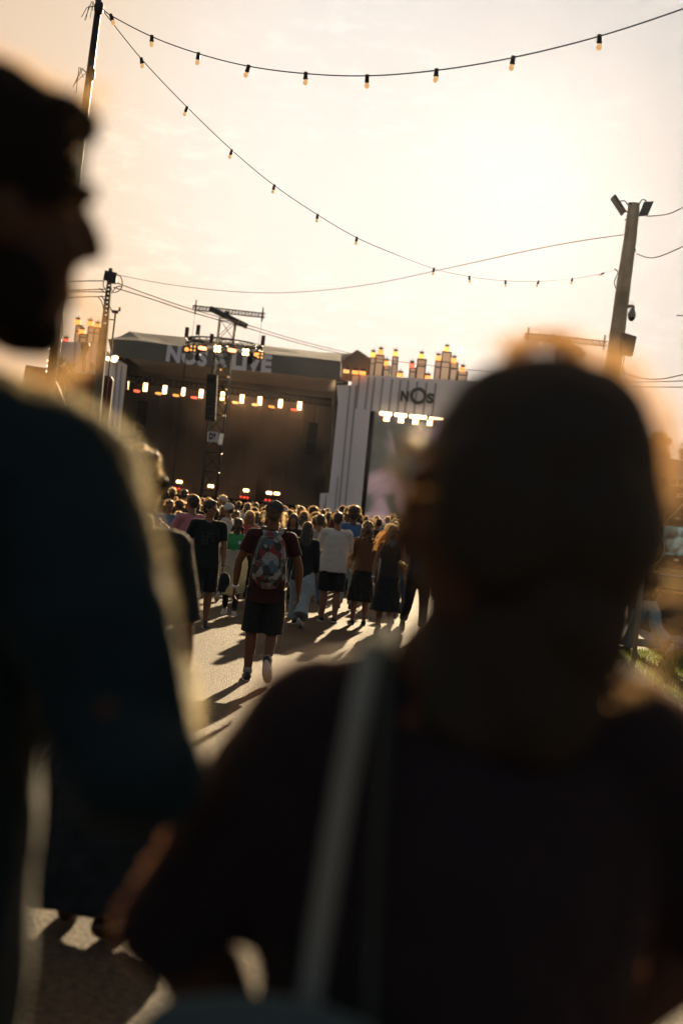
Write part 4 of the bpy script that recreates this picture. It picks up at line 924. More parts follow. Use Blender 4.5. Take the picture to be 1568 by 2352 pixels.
# ------------------------------------------------------------------ right edge: building, trees, kiosk
BD = 95.0
bl = root('office_building', (P(1568, 1100, BD).x, BD, 0), 'low pale office building behind the kiosk at the right edge', 'building')
x0, z1 = P(1440, 1045, BD).x, P(1530, 1053, BD).z; x1 = P(1760, 1080, BD).x
b = MB(); b.prism([(x0, 0), (x1, 0), (x1, z1 - .5), (x0, z1 - .5)], BD, BD + 12); part('wall', b, mat('building_render', (.42, .36, .33), .8, .2, var=.1), bl)
b = MB(); b.prism([(x0 - .2, z1 - .5), (x1 + .2, z1 - .5), (x1 + .2, z1), (x0 - .2, z1)], BD - .2, BD + 12.2); part('parapet', b, mat('parapet_grey', (.38, .33, .32), .8, .2), bl)
WG = mat('window_glass', (.14, .12, .09), .25, .5); WF = mat('window_frame', (.40, .35, .32), .6)
for i in range(9):
    xx = P(1545, 1080, BD).x - 2.6 + i * 1.25
    for j in range(3):
        zz = z1 - 1.3 - j * 1.25
        b = MB(); b.prism([(xx, zz - .85), (xx + .85, zz - .85), (xx + .85, zz), (xx, zz)], BD - .04, BD - .001); w_ = part('window', b, WG, bl)
        b = MB(); b.box((xx + .43, BD - .08, zz - .42), (.06, .06, .85)); b.box((xx + .43, BD - .08, zz - .42), (.85, .055, .05)); part('frame', b, WF, w_)
LEAF = mat('tree_leaves', (.045, .06, .02), .6, .3, trans=.3, tcol=(.16, .14, .04), var=.5, vscale=.6); BARK = mat('bark', (.05, .035, .025), .9)
def tree(cx, cz_, d, clumps, label, leaf=.14, n=520):
    base = V((cx, d, 0)); rt_ = root('tree', tuple(base), label, 'tree')
    b = MB(); b.loft([base, base + V((.1, 0, cz_ * .4)), V((cx, d, cz_))], [.28, .2, .1], n=8)
    for c, r_ in clumps: b.loft([V((cx, d, cz_ * .6)), (V((cx, d, cz_ * .8)) + V(c)) / 2, V(c)], [.12, .08, .03], n=6)
    part('trunk', b, BARK, rt_); b = MB()
    for c, r_ in clumps:
        for i in range(int(n * r_ * r_)):
            v = V((random.gauss(0, 1), random.gauss(0, 1), random.gauss(0, 1))).normalized() * r_ * random.uniform(.35, 1.12)
            p = V(c) + V((v.x, v.y, v.z * .9)); a = V((random.uniform(-1, 1), random.uniform(-1, 1), random.uniform(-1, 1))).normalized() * leaf * random.uniform(.5, 1.3); e_ = a.orthogonal().normalized() * leaf * .5
            b.quad(p - a, p + e_, p + a, p - e_)
    part('crown', b, LEAF, rt_)
random.seed(21)
k = 105; T3 = lambda x, y, r_, dy=0: (tuple(P(x, y, k) + V((0, dy, 0))), r_)
tree(P(1506, 1050, k).x, P(1506, 1040, k).z, k, [T3(1510, 1010, .62), T3(1522, 1014, .55), T3(1516, 1004, .45), T3(1505, 1028, .7), T3(1495, 1022, .6), T3(1518, 1034, .5), T3(1484, 1028, .7), T3(1500, 1046, .8), T3(1523, 1048, .5)], 'tall leafy tree rising above the pale building', n=900)
tree(P(1445, 1050, k).x, P(1450, 1040, k).z, k, [T3(1455, 1032, 1.0), T3(1475, 1036, .9), T3(1435, 1040, 1.0)], 'bushy tree left of the taller tree, behind the woman’s hair', n=500)
tree(P(1585, 1060, k).x, P(1585, 1050, k).z, k, [T3(1572, 1046, .5), T3(1584, 1040, .9), T3(1600, 1040, 1.0)], 'round treetop peeking over the building at the right edge', n=600)
# dark kiosk / trailer with screen
KD = 27.0; KS = lambda pts: [(p.x, p.z) for p in (P(x, y, KD) for x, y in pts)]
ks = root('kiosk', (P(1568, 1480, KD).x, KD, 0), 'dark kiosk trailer with a screen and green band at the right edge', 'kiosk')
b = MB(); b.prism(KS([(1538, 1117), (1552, 1116), (1565, 1121), (1700, 1136), (1665, 1500), (1492, 1481), (1494, 1352), (1512, 1200)]), KD, KD + 2.2); part('body', b, mat('black_kiosk_paint', (.010, .016, .018), .5, .4), ks)
b = MB(); b.prism(KS([(1510, 1303), (1640, 1318), (1640, 1362), (1498, 1346)]), KD - .25, KD - .002); part('counter_band', b, mat('olive_beige_band', (.17, .18, .09), .6, .3), ks)
b = MB(); b.prism(KS([(1510, 1313), (1640, 1327), (1640, 1336), (1509, 1322)]), KD - .262, KD - .252); st_ = part('stripe', b, mat('teal_stripe', (.03, .10, .11), .6), ks)
def ktext(txt, p0, p1, h, dd, m_, par, bold=.01):
    b = MB()
    cu = bpy.data.curves.new('t', 'FONT'); cu.body = txt; cu.offset = bold; cu.extrude = .004
    ob = bpy.data.objects.new('t', cu); COL.objects.link(ob); me = bpy.data.meshes.new_from_object(ob.evaluated_get(bpy.context.evaluated_depsgraph_get())); bpy.data.objects.remove(ob)
    A, B = P(*p0, dd), P(*p1, dd); A2, B2 = V((A.x, A.z)), V((B.x, B.z)); ux = (B2 - A2).normalized(); uz = V((-ux.y, ux.x)); x0_ = min(v.co.x for v in me.vertices); x1_ = max(v.co.x for v in me.vertices)
    vs = [b.bm.verts.new((*(lambda q: (q.x, dd - v.co.z - .004, q.y))(A2 + ux * ((v.co.x - x0_) / (x1_ - x0_) * (B2 - A2).length) + uz * (v.co.y / .7 * h)),)) for v in me.vertices]
    for p in me.polygons:
        try: b.bm.faces.new([vs[i] for i in p.vertices])
        except ValueError: pass
    return part('lettering', b, m_, par)
LT = mat('pale_print', (.45, .48, .46), .6)
ktext('VIVE O AEROPORTO', (1514, 1320.5), (1590, 1329), .045, KD - .264, LT, ks)
ktext('JCDecaux', (1552, 1141), (1590, 1144.5), .07, KD - .003, LT, ks)
ktext('eco', (1548, 1192), (1560, 1193.2), .05, KD - .003, LT, ks); ktext('PL', (1567, 1195), (1580, 1196), .05, KD - .003, LT, ks)
sc_ = root('kiosk_screen', (P(1540, 1240, KD).x, KD - .05, P(1540, 1270, KD).z), 'teal lit screen on the front of the dark kiosk', 'screen')
b = MB(); b.prism(KS([(1524, 1207), (1640, 1219), (1640, 1286), (1514, 1271)]), KD - .05, KD - .001)
TM = bpy.data.materials.new('teal_picture'); TM.use_nodes = True; nt = TM.node_tree; bb = nt.nodes['Principled BSDF']; t = nt.nodes.new('ShaderNodeTexCoord'); nn = nt.nodes.new('ShaderNodeTexNoise'); nn.inputs['Scale'].default_value = 4.5; nn.inputs['Detail'].default_value = 5
nt.links.new(t.outputs['Object'], nn.inputs['Vector']); rp = nt.nodes.new('ShaderNodeValToRGB'); ee = rp.color_ramp.elements; ee[0].position = .42; ee[0].color = (.008, .014, .02, 1); ee[1].position = .6; ee[1].color = (.13, .24, .22, 1)
nt.links.new(nn.outputs[0], rp.inputs[0]); nt.links.new(rp.outputs[0], bb.inputs['Emission Color']); bb.inputs['Emission Strength'].default_value = .42; bb.inputs['Base Color'].default_value = (.02, .03, .03, 1)
part('display', b, TM, sc_); b = MB(); b.prism(KS([(1546, 1283), (1556, 1284.3), (1556, 1289), (1546, 1287.8)]), KD - .02, KD - .002); part('badge', b, LT, sc_)
b = MB(); b.beam(P(1512, 1214, KD - .12), P(1580, 1145, KD - .12), .022); b.beam(P(1512, 1214, KD - .12), P(1512, 1214, KD), .022)
part('strut', b, mat('grey_strut', (.16, .2, .2), .4), ks)
b = MB(); b.beam(P(1494, 1354, KD - .1), P(1640, 1372, KD - .1), .020); b.beam(P(1494, 1354, KD - .1), P(1494, 1354, KD + .1), .02); part('trim_rail', b, mat('brass_trim', (.5, .36, .2), .3, .5, metal=.8), ks)
# round sign on a post
rs = root('round_sign', (P(1452, 1545, 19).x, 19, 0), 'round sign on a pale post between the woman’s hair and the kiosk', 'sign')
c = P(1481, 1258, 18.9); b = MB(); nrm = V((0, 1, 0)); b.loft([c, c + V((0, .03, 0))], [.245, .245], n=36, cap='flat'); pl_ = part('plate', b, mat('dusty_purple_plate', (.10, .06, .055), .6), rs)
b = MB(); n = 40
for i in range(n):
    a0, a1 = 2 * math.pi * i / n, 2 * math.pi * (i + 1) / n; b.beam(c + V((math.cos(a0) * .25, 0, math.sin(a0) * .25)), c + V((math.cos(a1) * .25, 0, math.sin(a1) * .25)), .011, 6)
part('rim', b, mat('pale_metal_rim', (.55, .45, .33), .3, .5, metal=.6), rs)
b = MB(); a = P(1484, 1225, 19); e_ = P(1451, 1545, 19); t = (e_ - a).normalized(); b.beam(a, a + t * (a.z / -t.z), .032, 10); part('post', b, mat('pale_post', (.42, .36, .28), .5, .4, metal=.3), rs)

# ------------------------------------------------------------------ people
def make_person(label, loc, H, fac, pose=None, fem=False, skin=SKIN, top=None, bottom=None, hairm=HAIR_D, style='short', v=.010, sh=None, lg=None, shoe=SHOE_D, fz=260, fzm=FUZZ, build=1.0, J=None, group=None, capm=None, hands=True, name='person', back=False, fzl=.022, fzw=.0012, sole=True, tname='shirt', bname='shorts'):
    if J is None: J = xf(skeleton(H, pose, fem), fac, loc)
    rt_ = root(name, tuple(loc), label, 'person', group)
    me = body(J, v, build=build, hands=hands); link('body', me, skin, rt_)
    if top: link(tname, shirt(J, v * 1.15, build=build, **(sh or {})), top, rt_)
    if bottom:
        lk = dict(lg or {})
        if 'drop' in lk: link('skirt', skirt(J, v * 1.2, **lk), bottom, rt_)
        else: link(bname, legs(J, v * 1.15, build=build, **lk), bottom, rt_)
    if shoe:
        for k_ in 'lr':
            so_ = link('shoe', remesh(shoes(J, k_), v * .8, 1), shoe, rt_)
            if sole: link('sole', soles(J, k_).mesh('sole'), SOLE, so_)
    if capm: cp_ = link('cap', remesh(capmesh(J, back), v * .7, 1), capm, rt_)
    if style:
        hr = link('hair', hair(J, style, v), hairm, rt_)
        if fz: link('loose_hair', fuzz(J, fz, style, fzl, fzw).mesh('loose_hair'), fzm, hr)
    return rt_, J
random.seed(8)
# 1 man with backpack
g0 = P(611, 1358, 14); loc = V((g0.x, 14, gz(14)))
bp_, J = make_person('man walking away in maroon T-shirt and black shorts under a patterned backpack', loc, 1.76, 0, dict(lt=(6, 5), rt=(4, 58), la=(-4, 21, 14), ra=(-2, 22, 16), yaw=6, lean=1), top=MAROON, bottom=BLACK, skin=SKIN_T,
    sh=dict(sleeve=.62, hem=.13, loose=1.0), lg=dict(length=.98, wid=1.1), style='short', hairm=HAIR_B, capm=mat('grey_green_cap', (.022, .028, .024), .8, bump=.3, bscale=20), v=.008, fz=0, back=False)
hp_ = [c for c in bp_.children if c.name.startswith('hair')][0]
mbz = MB(); pts = []
for i in range(230):
    sg = 1 if random.random() < .85 else -1; a = random.uniform(-.6, 1.5); z = random.uniform(-.085, .035)
    loc_ = V((sg * (.082 + random.uniform(0, .012)), -.05 + random.uniform(-.05, .06), z)); pts.append((J['head'] + J['hrot'] @ loc_, J['hrot'] @ V((sg, -.3, -.5)).normalized()))
mbz.blades(pts, .034, .0011, up=-.1, jit=.6, curl=.8); link('loose_hair', mbz.mesh('loose_hair'), FUZZ_Y, hp_)
wb = MB(); d_ = J['lhd']; wb.loft([J['lwr'] - d_ * .012, J['lwr'] + d_ * .012], [.031, .031], n=14, cap='flat'); part('wristband', wb, PAPER, bp_)
for k_ in 'lr': sk = MB(); sk.loft([J[k_ + 'ank'] + (J[k_ + 'knee'] - J[k_ + 'ank']).normalized() * .055, J[k_ + 'ank']], [.043, .046], n=12, cap='flat'); part('sock', sk, mat('grey_sock', (.25, .24, .22), .9), bp_)
BPM = bpy.data.materials.new('patchwork_print'); BPM.use_nodes = True; nt = BPM.node_tree; bb = nt.nodes['Principled BSDF']; bb.inputs['Roughness'].default_value = .7
t = nt.nodes.new('ShaderNodeTexCoord'); vo = nt.nodes.new('ShaderNodeTexVoronoi'); vo.distance = 'CHEBYCHEV'; vo.inputs['Scale'].default_value = 15; nt.links.new(t.outputs['Object'], vo.inputs['Vector'])
vo2 = nt.nodes.new('ShaderNodeTexVoronoi'); vo2.inputs['Scale'].default_value = 17; nt.links.new(t.outputs['Object'], vo2.inputs['Vector'])
sp_ = nt.nodes.new('ShaderNodeSeparateColor'); nt.links.new(vo.outputs['Color'], sp_.inputs[0]); sp2 = nt.nodes.new('ShaderNodeSeparateColor'); nt.links.new(vo2.outputs['Color'], sp2.inputs[0])
hf = mth(nt, 'GREATER_THAN', sp2.outputs[0], .5); mxv = nt.nodes.new('ShaderNodeMix'); nt.links.new(hf, mxv.inputs[0]); nt.links.new(sp_.outputs[1], mxv.inputs[2]); nt.links.new(sp2.outputs[1], mxv.inputs[3])
rp = nt.nodes.new('ShaderNodeValToRGB'); rp.color_ramp.interpolation = 'CONSTANT'; E = rp.color_ramp.elements; E[0].position = 0; E[0].color = (.012, .012, .014, 1); E[1].position = .26; E[1].color = (.16, .015, .02, 1)
for p_, c_ in ((.40, (.24, .24, .22)), (.56, (.05, .09, .11)), (.70, (.015, .02, .022)), (.80, (.12, .09, .11)), (.88, (.20, .21, .20))): e_ = E.new(p_); e_.color = (*c_, 1)
nt.links.new(mxv.outputs[0], rp.inputs[0]); nt.links.new(rp.outputs[0], bb.inputs['Base Color'])
ctr = P(620, 1283, 14 - .215); bk_ = root('backpack', tuple(ctr), 'backpack with red, white and black patchwork print on the man’s back', 'backpack')
b = MB(); b.loft([ctr + V((0, 0, .225)), ctr + V((0, 0, .18)), ctr + V((0, 0, .05)), ctr + V((0, 0, -.10)), ctr + V((0, 0, -.20)), ctr + V((0, 0, -.23))], [(.085, .05), (.125, .075), (.155, .095), (.165, .10), (.155, .095), (.12, .07)], side=(1, 0, 0), n=22); link('pack', remesh(b, .009, 2, wrinkle=.003), BPM, bk_)
b = MB(); b.loft([ctr + V((0, -.085, -.02)), ctr + V((0, -.095, -.06)), ctr + V((0, -.10, -.15)), ctr + V((0, -.09, -.20))], [(.10, .02), (.135, .032), (.14, .04), (.12, .03)], side=(1, 0, 0), n=18); link('pocket', remesh(b, .009, 2, wrinkle=.003), BPM, bk_)
b = MB(); s_ = spline([ctr + V((x, -.102 - .012 * (1 - abs(x) / .14), -.025 - .018 * math.cos(x * 11))) for x in (-.14, -.07, 0, .07, .14)], 5); b.loft(s_, [.005] * len(s_), n=6); s_ = spline([ctr + V((x, -.075 + z * .06, z)) for x, z in ((-.13, .0), (-.115, .12), (-.06, .20), (0, .215), (.06, .20), (.115, .12), (.13, 0))], 5); b.loft(s_, [.0045] * len(s_), n=6)
part('zip', b, mat('zip_grey', (.16, .16, .15), .4, .5, metal=.5), bk_)
b = MB()
for sg in (-1, 1):
    s_ = spline([ctr + V((sg * .05, 0, .2)), ctr + V((sg * .075, .05, .255)), ctr + V((sg * .095, .15, .30)), ctr + V((sg * .11, .27, .27)), ctr + V((sg * .14, .36, .12))], 5); b.loft(s_, [(.026, .006)] * len(s_), side=(1, 0, 0), n=8)
part('shoulder_strap', b, BPM, bk_)
b = MB(); s_ = spline([ctr + V((-.04, -.01, .235)), ctr + V((-.02, -.01, .275)), ctr + V((.02, -.01, .275)), ctr + V((.04, -.01, .235))], 5); b.loft(s_, [.007] * len(s_), n=6)
for sg in (-1, 1): s_ = spline([ctr + V((sg * .15, .02, -.16)), ctr + V((sg * .21, .06, -.24)), ctr + V((sg * .20, .12, -.34))], 4); b.loft(s_, [(.012, .004)] * len(s_), side=(0, 1, 0), n=6)
part('webbing', b, BLACK, bk_)
# 2 man in black T-shirt, cap in hand
g0 = P(466, 1330, 19); loc = V((g0.x, 19, 0))
m2, J = make_person('man in black T-shirt, shorts and glasses walking this way, looking aside', loc, 1.69, math.pi + .12, dict(lt=(-6, 10), rt=(12, 6), la=(3, 12, 8), ra=(-6, 20, 10), yaw=-52), top=mat('black_printed_cotton', (.009, .014, .015), .85, .2, sheen=.3, bump=.4, bscale=14, bdist=.02), bottom=BLACK,
    sh=dict(sleeve=.70, hem=.10, loose=1.05), lg=dict(length=.92, wid=1.15), style='short', v=.009, fz=200, fzl=.014)
glasses(J, None, DMETAL, m2, .0018); eyes(J, m2)
b = MB(); c = J['chest'] + J['fwd'] * .140 - V((0, 0, .06)); 
for i in range(5):
    for j in range(4):
        if random.random() < .75: b.box(c + J['side'] * (i - 2) * .036 + V((0, 0, (j - 1.5) * .045)) - J['fwd'] * (abs(i - 2) * .010), (.026, .012, .034), rot=rotz(math.pi + .12))
part('chest_print', b, mat('dark_green_print', (.018, .032, .028), .7), m2)
b = MB(); b.loft([J['lwr'] - J['lhd'] * .01, J['lwr'] + J['lhd'] * .012], [.029] * 2, n=12, cap='flat'); part('wristband', b, mat('teal_band', (.04, .12, .15), .6), m2)
c = J['lwr'] + J['lhd'] * .20 + V((.03, 0, -.01)); b = MB(); b.ell(c, (.075, .07, .115)); b.loft([c + V((-.01, -.05, -.05)), c + V((-.015, -.08, -.14))], [(.065, .012), (.045, .008)], side=(1, 0, 0), n=12)
single('hat', b, BLACK, 'black baseball cap hanging from the hand of the man in the black T-shirt', 'cap', loc=tuple(c))
# 3 child in green with pale cloth
g0 = P(536, 1310, 21.5); loc = V((g0.x, 21.5, 0))
m3, J = make_person('dark-haired youngster in bright green top carrying a pale cloth in front', loc, 1.44, math.pi, dict(lt=(10, 6), rt=(-8, 12), la=(35, 6, 60), ra=(35, 6, 60)), skin=SKIN_D, top=GREEN, bottom=BLACK, sh=dict(sleeve=1.7, hem=.02), lg=dict(length=1.9, wid=.8), style='curly', shoe=SHOE_W, v=.010, fz=220)
eyes(J, m3); b = MB(); c = J['chest'] + V((.06, -.142, .03)); b.box(c, (.035, .008, .045)); part('badge', b, PAPER, m3)
b = MB(); p = J['waist'] + V((0, -.19, .10)); b.loft([p, p + V((0, -.03, -.25)), p + V((.03, .0, -.50)), p + V((.05, .04, -.66))], [(.17, .035), (.21, .06), (.20, .06), (.17, .05)], side=(1, 0, 0), n=22, cap='flat')
o_ = link('blanket', remesh(b, .012, 2, wrinkle=.022, wsc=5), cloth('pale_blanket', (.40, .40, .36), trans=.35, tcol=(.6, .55, .3)), loc=tuple(p)); tag(o_, 'pale blanket held in front of the youngster in green', 'blanket')
# 4 pink shirt
g0 = P(424, 1330, 21.3); loc = V((g0.x, 21.3, 0))
m4, J = make_person('man in dusty pink T-shirt seen from behind near the stage lights, arm bent', loc, 1.74, R(42), dict(la=(35, 10, 80), ra=(10, 10, 20), yaw=-10), top=PINK, bottom=NAVY, sh=dict(sleeve=.75, hem=.08, loose=1.08), lg=dict(length=1.9), style='short', v=.011, fz=220)
b = MB(); b.loft([J['lwr'] - J['lhd'] * .06, J['lwr'] + J['lhd'] * .01], [.036, .034], n=12, cap='flat'); part('wrist_cloth', b, WHITE, m4)
# 5 white cap
def stand(px, d, H, **k):
    g_ = P(*px, d); loc_ = V((g_.x, d, gz(d))); lb = k.pop('label'); fc = k.pop('fac', 0); return make_person(lb, loc_, H, fc, k.pop('pose', None), **k)
m5, J = stand((516, 1260), 26.5, 1.66, label='person in white top and pale peaked cap, head turned to the left', fac=R(75), pose=dict(yaw=-12), top=WHITE, bottom=JEANS, style='short', capm=mat('pale_cap', (.45, .45, .42), .8), v=.012, fz=60, lg=dict(length=1.9), hands=True)
m6, J = stand((563, 1290), 24.5, 1.58, label='woman with long pale hair and glasses walking this way in a dark red top', fac=math.pi, fem=True, top=REDC, bottom=BLACK, style='long', hairm=HAIR_Y, v=.011, fz=420, fzm=FUZZ_Y, lg=dict(length=1.9), sh=dict(sleeve=.3)); glasses(J, None, DMETAL, m6, .0025)
m7, J = stand((596, 1290), 25.5, 1.60, label='woman with long dark wavy hair facing this way behind the backpack man’s shoulder', fac=math.pi, fem=True, top=GREY, bottom=JEANS, style='long', hairm=HAIR_B, v=.011, fz=420, lg=dict(length=1.9)); eyes(J, m7)
m8, J = stand((697, 1300), 21, 1.54, label='woman with long black hair, black jacket and loose pale trousers walking away', fac=R(-8), pose=dict(lt=(20, 4), rt=(-18, 22), la=(5, 6, 10), ra=(0, 10, 20)), fem=True, top=BLACK, bottom=DENIM, tname='jacket', bname='trousers', style='long', hairm=HAIR_D, v=.010, fz=120, sh=dict(sleeve=1.85, hem=.14, loose=1.1), lg=dict(length=1.93, wid=1.35, flare=1.5, wrinkle=.014))
m9, J = stand((763, 1320), 22.4, 1.71, label='broad man in loose white shirt and black shorts seen from behind', fac=R(4), pose=dict(lt=(4, 2), rt=(-4, 8), la=(25, 12, 55), ra=(22, 12, 50), yaw=4), top=WHITE, bottom=BLACK, style='crop', v=.010, fz=120, fzl=.012, sh=dict(sleeve=1.5, hem=.12, loose=1.12, wrinkle=.016), lg=dict(length=.95, wid=1.12), build=1.1)
m10, J = stand((833, 1320), 22.6, 1.62, label='woman with big curly hair in brown top and long black skirt seen from behind', fac=R(6), pose=dict(la=(8, 8, 40), ra=(5, 10, 30), yaw=6), fem=True, top=BROWNC, bottom=BLACK, style='curly', hairm=HAIR_B, v=.011, fz=500, fzm=FUZZ_Y, fzl=.03, sh=dict(sleeve=1.2, loose=1.05), lg=dict(drop=.52, wid=.24))
m11, J = stand((893, 1320), 21, 1.60, label='woman with windblown golden hair and sunglasses in black dress walking this way', fac=math.pi - .1, pose=dict(lt=(10, 4), rt=(-10, 12), la=(22, 10, 70), ra=(2, 14, 14), yaw=-35), fem=True, top=mat('charcoal_cotton', (.022, .018, .018), .85, sheen=.3), bottom=BLACK, style='long', hairm=HAIR_Y, v=.010, fz=300, fzm=FUZZ_Y, fzl=.03, sh=dict(sleeve=0, hem=.02, tank=True), lg=dict(drop=.55, wid=.25))
glasses(J, GLASSD, DMETAL, m11, .002); b = MB(); b.loft([J['nb'] + V((0, -.02, -.02)), J['nb'] + V((0, -.01, .05))], [(.085, .08), (.066, .062)], side=J['side'], n=16, cap='flat'); b.loft([J['nb'] + V((0, -.08, .02)), J['nb'] + V((0, -.11, -.10))], [(.06, .015), (.015, .01)], side=(1, 0, 0), n=12); link('neckerchief', remesh(b, .008, 1, wrinkle=.006), cloth('pale_blue_scarf', (.17, .24, .26)), m11)
b = MB()
for i in range(70):
    p = HP(J, random.uniform(.02, .08), random.uniform(-.08, .02), random.uniform(-.10, .03)); a = V((-.10 - random.random() * .12, random.uniform(-.02, .05), -.10 - random.random() * .16))
    s_ = spline([p, p + a * .45 + V((-.02, 0, .03)), p + a + V((random.uniform(-.03, .03), 0, 0))], 4); b.loft(s_, [.0035, .0035, .0035, .003, .003, .003, .002, .0015, .001][:len(s_)], n=4)
part('blown_hair', b, FUZZ_Y, m11)
c = J['lwr'] + J['lhd'] * .09 + V((0, -.03, 0)); b = MB(); b.loft([c + V((-.06, 0, .03)), c + V((.06, -.02, -.04))], [.032, .032], n=14, cap='flat'); single('drink_can', b, mat('amber_can', (.5, .32, .08), .3, .5, metal=.5, var=.8, vscale=25), 'amber drink can in the hand of the golden-haired woman', 'can', loc=tuple(c))
b = MB(); b.loft([J['rwr'] - J['rhd'] * .01, J['rwr'] + J['rhd'] * .01], [.026] * 2, n=12, cap='flat'); part('wristband', b, PAPER, m11)
m12, J = stand((962, 1320), 22, 1.70, label='person in dark clothes walking behind the foreground woman’s chin', fac=R(-170), pose=dict(lt=(16, 6), rt=(-14, 24)), top=NAVY, bottom=BLACK, style='short', v=.013, fz=60, lg=dict(length=1.93), bname='trousers')
m13, J = stand((926, 1300), 23.5, 1.62, label='woman with rimlit brown hair right behind the golden-haired woman', fac=R(170), fem=True, top=BROWNC, bottom=JEANS, style='long', hairm=HAIR_B, v=.013, fz=160, lg=dict(length=1.93), bname='trousers')
m14, J = stand((478, 1330), 24.5, 1.56, label='person in dark jeans half hidden behind the man in the black T-shirt', fac=R(20), pose=dict(lt=(14, 6), rt=(-16, 30)), top=OLIVE, bottom=JEANS, style='short', v=.013, fz=60, lg=dict(length=1.93), bname='trousers')
m15, J = stand((660, 1320), 25.5, 1.62, label='person in dark trousers partly hidden right of the backpack man', fac=R(180), pose=dict(lt=(14, 6), rt=(-16, 30)), top=BLACK, bottom=NAVY, style='bob', v=.013, fz=60, lg=dict(length=1.93), bname='trousers')
m16, J = stand((722, 1320), 24, 1.66, label='person in patterned dark jeans stepping between the long-haired woman and the white shirt', fac=R(10), pose=dict(lt=(14, 6), rt=(-16, 30)), top=GREY, bottom=JEANS, style='short', v=.013, fz=60, lg=dict(length=1.93), bname='trousers')
# person at about 5 m, feet showing under the man
loc = V((-.722, 5.0, gz(5.0)))
m18, J = make_person('woman with lit curly hair, sunglasses and long black dress just beyond the man’s arm', loc, 1.66, R(-8), dict(lt=(5, 2), rt=(-4, 8), la=(4, 8, 10), ra=(2, 13, 8), yaw=48), fem=True, top=BLACK, bottom=BLACK, style='curly', hairm=HAIR_B, v=.009, fz=1500, fzm=FUZZ_Y, fzl=.022, fzw=.0005, sh=dict(sleeve=.95, hem=.02, loose=1.12), lg=dict(drop=.80, wid=.40), shoe=mat('brown_leather_shoe', (.05, .02, .008), .35), skin=SKIN_T, sole=False, bname='dress')
glasses(J, GLASSD, DMETAL, m18, .0035)
b = MB(); b.loft([J['nb'] + V((0, 0, -.03)), J['nb'] + V((0, 0, .06))], [(.095, .085), (.07, .065)], side=J['side'], n=16, cap='flat'); link('scarf', remesh(b, .008, 1, wrinkle=.008), cloth('taupe_scarf', (.12, .10, .08)), m18)
b = MB()
for i in range(4):
    c = J['rwr'] - J['rhd'] * (.012 + i * .017)
    for j in range(14):
        a = j * 2 * math.pi / 14; u = J['rhd'].orthogonal().normalized(); v_ = J['rhd'].cross(u); b.ell(c + (u * math.cos(a) + v_ * math.sin(a)) * .031, (.006, .006, .006), nu=6, nv=4)
part('bracelets', b, mat('shiny_beads', (.7, .6, .45), .12, .8, metal=.8), m18)
# person in jeans at the right edge
m19, J = stand((1484, 1400), 23, 1.66, label='person in black vest and pale blue jeans striding past the kiosk', fac=R(32), pose=dict(lt=(22, 4), rt=(-24, 30), la=(0, 6, 18), ra=(-10, 16, 35), yaw=-5, lean=2), fem=True, top=BLACK, bottom=DENIM, style='bun', hairm=HAIR_B, v=.010, fz=150, skin=SKIN, sh=dict(sleeve=0, hem=-.03, tank=True), lg=dict(length=1.95, wid=1.3, flare=1.45, wrinkle=.012), tname='vest', bname='jeans')
# guest on the terrace
g_ = P(211, 850, 51); make_person('guest in white shirt and dark glasses sitting up on the red terrace', V((g_.x, 51, g_.z - 1.45)), 1.70, R(-50), dict(), top=WHITE, bottom=NAVY, v=.016, fz=0, sh=dict(sleeve=1.2), lg=dict(length=1.9), bname='trousers')
b = MB(); c = V((g_.x, 51.2, g_.z - 1.53)); b.box((c.x - .9, 51.3, c.z), (2.4, 2.0, .08)); part('floor', b, DMETAL, tr_)

# ------------------------------------------------------------------ crowd before the stage
random.seed(77)
PK = {}
def proto(key, fem, style, H=1.70, pose=None, cap=False, sleeve=.65):
    J = xf(skeleton(H, pose, fem), 0, (0, 0, 0))
    d = dict(body=body(J, .022, hands=True), shirt=shirt(J, .024, sleeve=sleeve, hem=.08), trousers=legs(J, .024, length=1.93))
    if cap: d['cap'] = remesh(capmesh(J), .014, 1)
    h = hair(J, style, .016); d['hair'] = h; d['loose_hair'] = fuzz(J, 170, style, .032, .0032).mesh('loose_hair')
    for me in d.values(): me.materials.append(SKIN)
    PK[key] = d
proto('short', False, 'short', 1.74); proto('crop', False, 'crop', 1.78, dict(la=(10, 10, 50), ra=(5, 8, 20))); proto('cap', False, 'short', 1.74, dict(yaw=20), cap=True)
proto('long', True, 'long', 1.62, sleeve=.4); proto('long2', True, 'long', 1.66, dict(yaw=30, tilt=6), sleeve=1.7); proto('bun', True, 'bun', 1.62); proto('pony', True, 'pony', 1.60); proto('curly', True, 'curly', 1.66); proto('afro', False, 'afro', 1.74); proto('bob', True, 'bob', 1.60, dict(yaw=-25)); proto('armup', False, 'short', 1.74, dict(ra=(150, 10, 10)))
HN = dict(short='short', crop='close-cropped', cap='capped', long='long', long2='long loose', bun='pinned-up', pony='ponytailed', curly='curly', afro='rounded curly', bob='bobbed', armup='short')
REDD = cloth('dark_red_cotton', (.12, .02, .02))
TOPS = [('black', BLACK), ('white', WHITE), ('grey', GREY), ('navy', NAVY), ('black', BLACK), ('beige', BEIGE), ('dark red', REDD), ('blue', BLUEC), ('olive', OLIVE), ('white', WHITE), ('brown', BROWNC), ('black', BLACK), ('lilac', LILAC), ('teal', TEAL), ('maroon', MAROON)]
HM = [('dark', HAIR_D), ('brown', HAIR_B), ('blond', HAIR_Y), ('dark', HAIR_D), ('brown', HAIR_B), ('dark', HAIR_D), ('brown', HAIR_B)]
ZONES = [(455, 'below the leftmost stage lamps'), (515, 'below the tower mast'), (590, 'before the middle of the stage'), (660, 'by the backpack man'), (735, 'before the stage edge'), (800, 'below the white facade column'), (860, 'before the video screen'), (2000, 'right of the screen')]
placed = []; used = {}; cnt = 0; tries = 0
